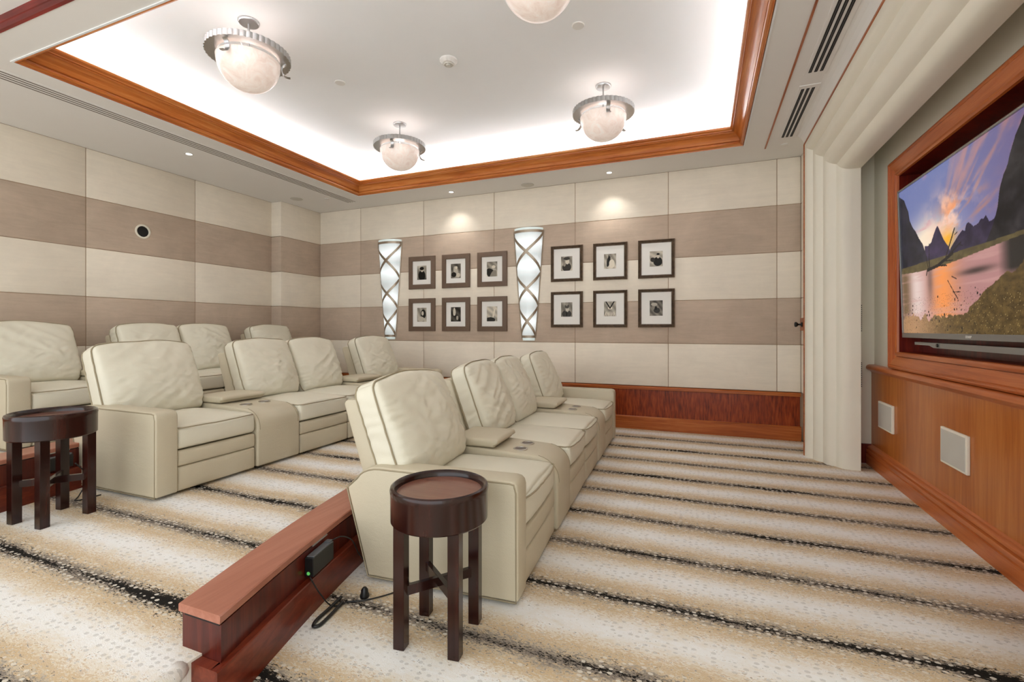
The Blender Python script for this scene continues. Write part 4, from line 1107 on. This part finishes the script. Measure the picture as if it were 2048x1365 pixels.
# ------------------------------------------------------------------ pendant lights
def pendant(x, y, rz, label):
    t = thing('pendant_light', label, 'pendant light', (x, y, ZT), rz, 'semi flush alabaster bowl lights')
    bm = BM(); lathe(bm, [(0, 0), (0.072, 0), (0.072, -0.012), (0.066, -0.020), (0.03, -0.022), (0, -0.022)], 40); fixn(bm); obj('canopy', bm, M['nickel'], t, smooth=True, auto=40)
    bm = BM(); lathe(bm, [(0, -0.02), (0.008, -0.02), (0.008, -0.33), (0, -0.33)], 12); fixn(bm); obj('stem', bm, M['nickel'], t, smooth=True, auto=40)
    # corrugated rim over a flat ring
    bm = BM(); n = 44 * 6; z0, z1 = -0.272, -0.228
    rO = [0.280 + 0.007 * abs(math.sin(PI * 44 * k / n)) for k in range(n)]
    def ring(rs, z): return [bm.verts.new((r * math.cos(2 * PI * k / n), r * math.sin(2 * PI * k / n), z)) for k, r in enumerate(rs)]
    A = ring(rO, z0); B = ring(rO, z1); C_ = ring([r - 0.004 for r in rO], z1); D_ = ring([r - 0.004 for r in rO], z0 + 0.004); E_ = ring([0.205] * n, z0 + 0.004); F_ = ring([0.205] * n, z0)
    for P_, Q_ in ((A, B), (B, C_), (C_, D_), (D_, E_), (E_, F_), (F_, A)):
        for k in range(n): bm.faces.new((P_[k], P_[(k + 1) % n], Q_[(k + 1) % n], Q_[k]))
    fixn(bm); obj('fluted_ring', bm, M['nickel'], t, smooth=True, auto=30)
    # spokes from stem to ring
    for k in range(3):
        a = k * 2 * PI / 3 + 0.35
        bm = BM(); tube(bm, [(0.006 * math.cos(a), 0.006 * math.sin(a), -0.25), (0.21 * math.cos(a), 0.21 * math.sin(a), -0.262)], 0.004, 6); obj('spoke', bm, M['nickel'], t)
    # bowl
    bm = BM(); pr = []
    for i in range(0, 17):
        a = i / 16 * PI / 2; pr.append((0.214 * math.sin(a) ** 0.92 if i else 0.0, -0.305 - 0.212 * math.cos(a) ** 1.05 if i < 16 else -0.305))
    pr += [(0.216, -0.298), (0.208, -0.296), (0.202, -0.305)]
    for i in range(15, -1, -1):
        a = i / 16 * PI / 2; pr.append((0.203 * math.sin(a) ** 0.92 if i else 0.0, -0.305 - 0.198 * math.cos(a) ** 1.05))
    lathe(bm, pr, 56); fixn(bm); obj('bowl', bm, M['bowl'], t, smooth=True)
    # three C shaped clips
    for k in range(3):
        a = k * 2 * PI / 3; bm = BM(); prev = None; w = 0.017
        pts = []
        for i in range(17):
            th = -PI * 0.62 + i / 16 * PI * 1.30
            pts.append((0.262 - 0.042 * math.cos(th), -0.322 + 0.052 * -math.sin(th) * -1))
        pts = [(0.268 - 0.046 * math.cos(th), -0.318 - 0.05 * math.sin(th)) for th in [-PI * 0.5 + i / 14 * PI * 1.08 for i in range(15)]]
        ca_, sa_ = math.cos(a), math.sin(a); Ls = []
        for (r, z) in pts:
            q = []
            for (dr, dt) in ((-0.003, -w), (0.003, -w), (0.003, w), (-0.003, w)):
                rr_, tt_ = r + dr, dt; q.append(bm.verts.new((rr_ * ca_ - tt_ * sa_, rr_ * sa_ + tt_ * ca_, z)))
            Ls.append(q)
        for P_, Q_ in zip(Ls, Ls[1:]):
            for i in range(4): bm.faces.new((P_[i], P_[(i + 1) % 4], Q_[(i + 1) % 4], Q_[i]))
        bm.faces.new(Ls[0][::-1]); bm.faces.new(Ls[-1]); fixn(bm); obj('clip', bm, M['nickel'], t, smooth=True, auto=40)
    point('pendant_bulb', (x, y, ZT - 0.285), 1.15, (1.0, 0.96, 0.95), 0.05)
    return t
pendant(-3.14, 2.54, math.radians(-75), 'alabaster bowl ceiling light at upper left, the largest in view')
pendant(-3.14, 4.44, math.radians(-75), 'alabaster bowl ceiling light at the far left, the smallest in view')
pendant(-0.865, 4.46, math.radians(-68), 'alabaster bowl ceiling light at far right, nearest the wood crown corner')
pendant(-0.865, 2.55, math.radians(-10), 'alabaster bowl ceiling light cut off by the top of the picture')

# ------------------------------------------------------------------ small ceiling things
def disc(name, label, cat, x, y, z, prof, m, group=None):
    bm = BM(); lathe(bm, prof, 32, (x, y, z)); fixn(bm); o = obj(name, bm, m, None, smooth=True, auto=35); tag(o, label, cat, group); return o
for x, y, l in ((-3.127, 3.485, 'small white round cover plate on the tray ceiling at left of the smoke detector'), (-0.869, 3.50, 'small white round cover plate on the tray ceiling right of the smoke detector')):
    disc('ceiling_cover_plate', l, 'cover plate', x, y, ZT, [(0.047, 0.0), (0.047, -0.006), (0.043, -0.009), (0, -0.009)], M['whiteplastic'], 'round cover plates on the tray ceiling')
t = thing('smoke_detector', 'white round smoke detector in the middle of the tray ceiling', 'smoke detector', (-2.007, 3.54, ZT))
bm = BM(); lathe(bm, [(0.075, 0), (0.075, -0.012), (0.068, -0.020), (0.052, -0.034), (0.030, -0.038), (0.0, -0.038)], 36); fixn(bm); obj('housing', bm, M['whiteplastic'], t, smooth=True, auto=30)
bm = BM(); lathe(bm, [(0.042, -0.0365), (0.038, -0.045), (0.034, -0.045), (0.030, -0.038)], 32); lathe(bm, [(0.022, -0.038), (0.018, -0.052), (0, -0.052)], 24); fixn(bm); obj('sensor_cage', bm, M['grille'], t, smooth=True, auto=30)
for x, y, l, pw in ((-5.112, 3.414, 'small round lit downlight in the ceiling above the left wall', 12), (-3.19, 5.70, 'small round lit downlight by the back wall above the woven frames', 13), (-1.034, 5.70, 'small round lit downlight by the back wall above the slim frames', 13)):
    t = thing('downlight', l, 'downlight', (x, y, ZS), 0, 'recessed downlights')
    bm = BM(); lathe(bm, [(0.030, 0.001), (0.046, 0.0), (0.046, -0.004), (0.030, -0.005), (0.030, 0.001)], 32); fixn(bm); obj('trim_ring', bm, M['whiteplastic'], t, smooth=True, auto=40)
    bm = BM(); lathe(bm, [(0.0, -0.002), (0.030, -0.002)], 24); fixn(bm); obj('lens', bm, M['downlight'], t)
    spot('downlight_beam', (x, y, ZS - 0.01), pw, math.radians(104), (1, 0.97, 0.94), 0.75, (math.radians(0), 0, 0))
for x, y, l, r in ((-5.434, 5.171, 'round grey ceiling speaker near the corner pilaster', 0.085), (-2.112, 5.79, 'round grey ceiling speaker by the back wall between the downlights', 0.085)):
    disc('ceiling_speaker', l, 'ceiling speaker', x, y, ZS, [(r, 0.0), (r, -0.004), (r - 0.006, -0.006), (0, -0.006)], M['grille'], 'round ceiling speakers')
for x, y, l in ((0.78, 5.50, 'small white sprinkler cover beyond the end of the black slot vents'), (-5.02, 5.33, 'small white sprinkler cover beside the long slot vent near the corner')):
    disc('sprinkler_cover', l, 'sprinkler cover', x, y, ZS, [(0.035, 0.0), (0.035, -0.008), (0.030, -0.010), (0, -0.010)], M['whiteplastic'], 'sprinkler covers')
# black slot vents right of the tray
for y0, y1, l in ((4.225, 5.33, 'white ceiling vent with three black slots, the far shorter one'), (1.7, 4.07, 'white ceiling vent with three black slots, the near longer one')):
    t = thing('ceiling_vent', l, 'ceiling vent', (0, 0, 0), 0, 'black slotted ceiling vents')
    bm = BM(); box(bm, 0.700, 0.845, y0, y1, ZS - 0.006, ZS + 0.002, 0.001); obj('vent_frame', bm, M['plaster'], t)
    for k in range(3):
        xx = 0.722 + k * 0.036
        bm = BM(); box(bm, xx, xx + 0.020, y0 + 0.05, y1 - 0.05, ZS - 0.0085, ZS - 0.004); obj('slot', bm, M['black'], t)
        bm = BM(); box(bm, xx + 0.008, xx + 0.010, y0 + 0.05, y1 - 0.05, ZS - 0.0105, ZS - 0.008); obj('slot_blade', bm, M['greyplastic'], t)
t = thing('ceiling_vent', 'long narrow white slot vent running along the ceiling above the left wall', 'ceiling vent', (0, 0, 0))
bm = BM(); box(bm, -4.885, -4.715, -0.5, 5.62, ZS - 0.005, ZS + 0.002, 0.001); obj('vent_frame', bm, M['plaster'], t)
for k in range(4):
    xx = -4.872 + k * 0.041
    bm = BM(); box(bm, xx, xx + 0.014, -0.5, 5.60, ZS - 0.0065, ZS - 0.003); obj('slot', bm, M['vent_dark'], t)
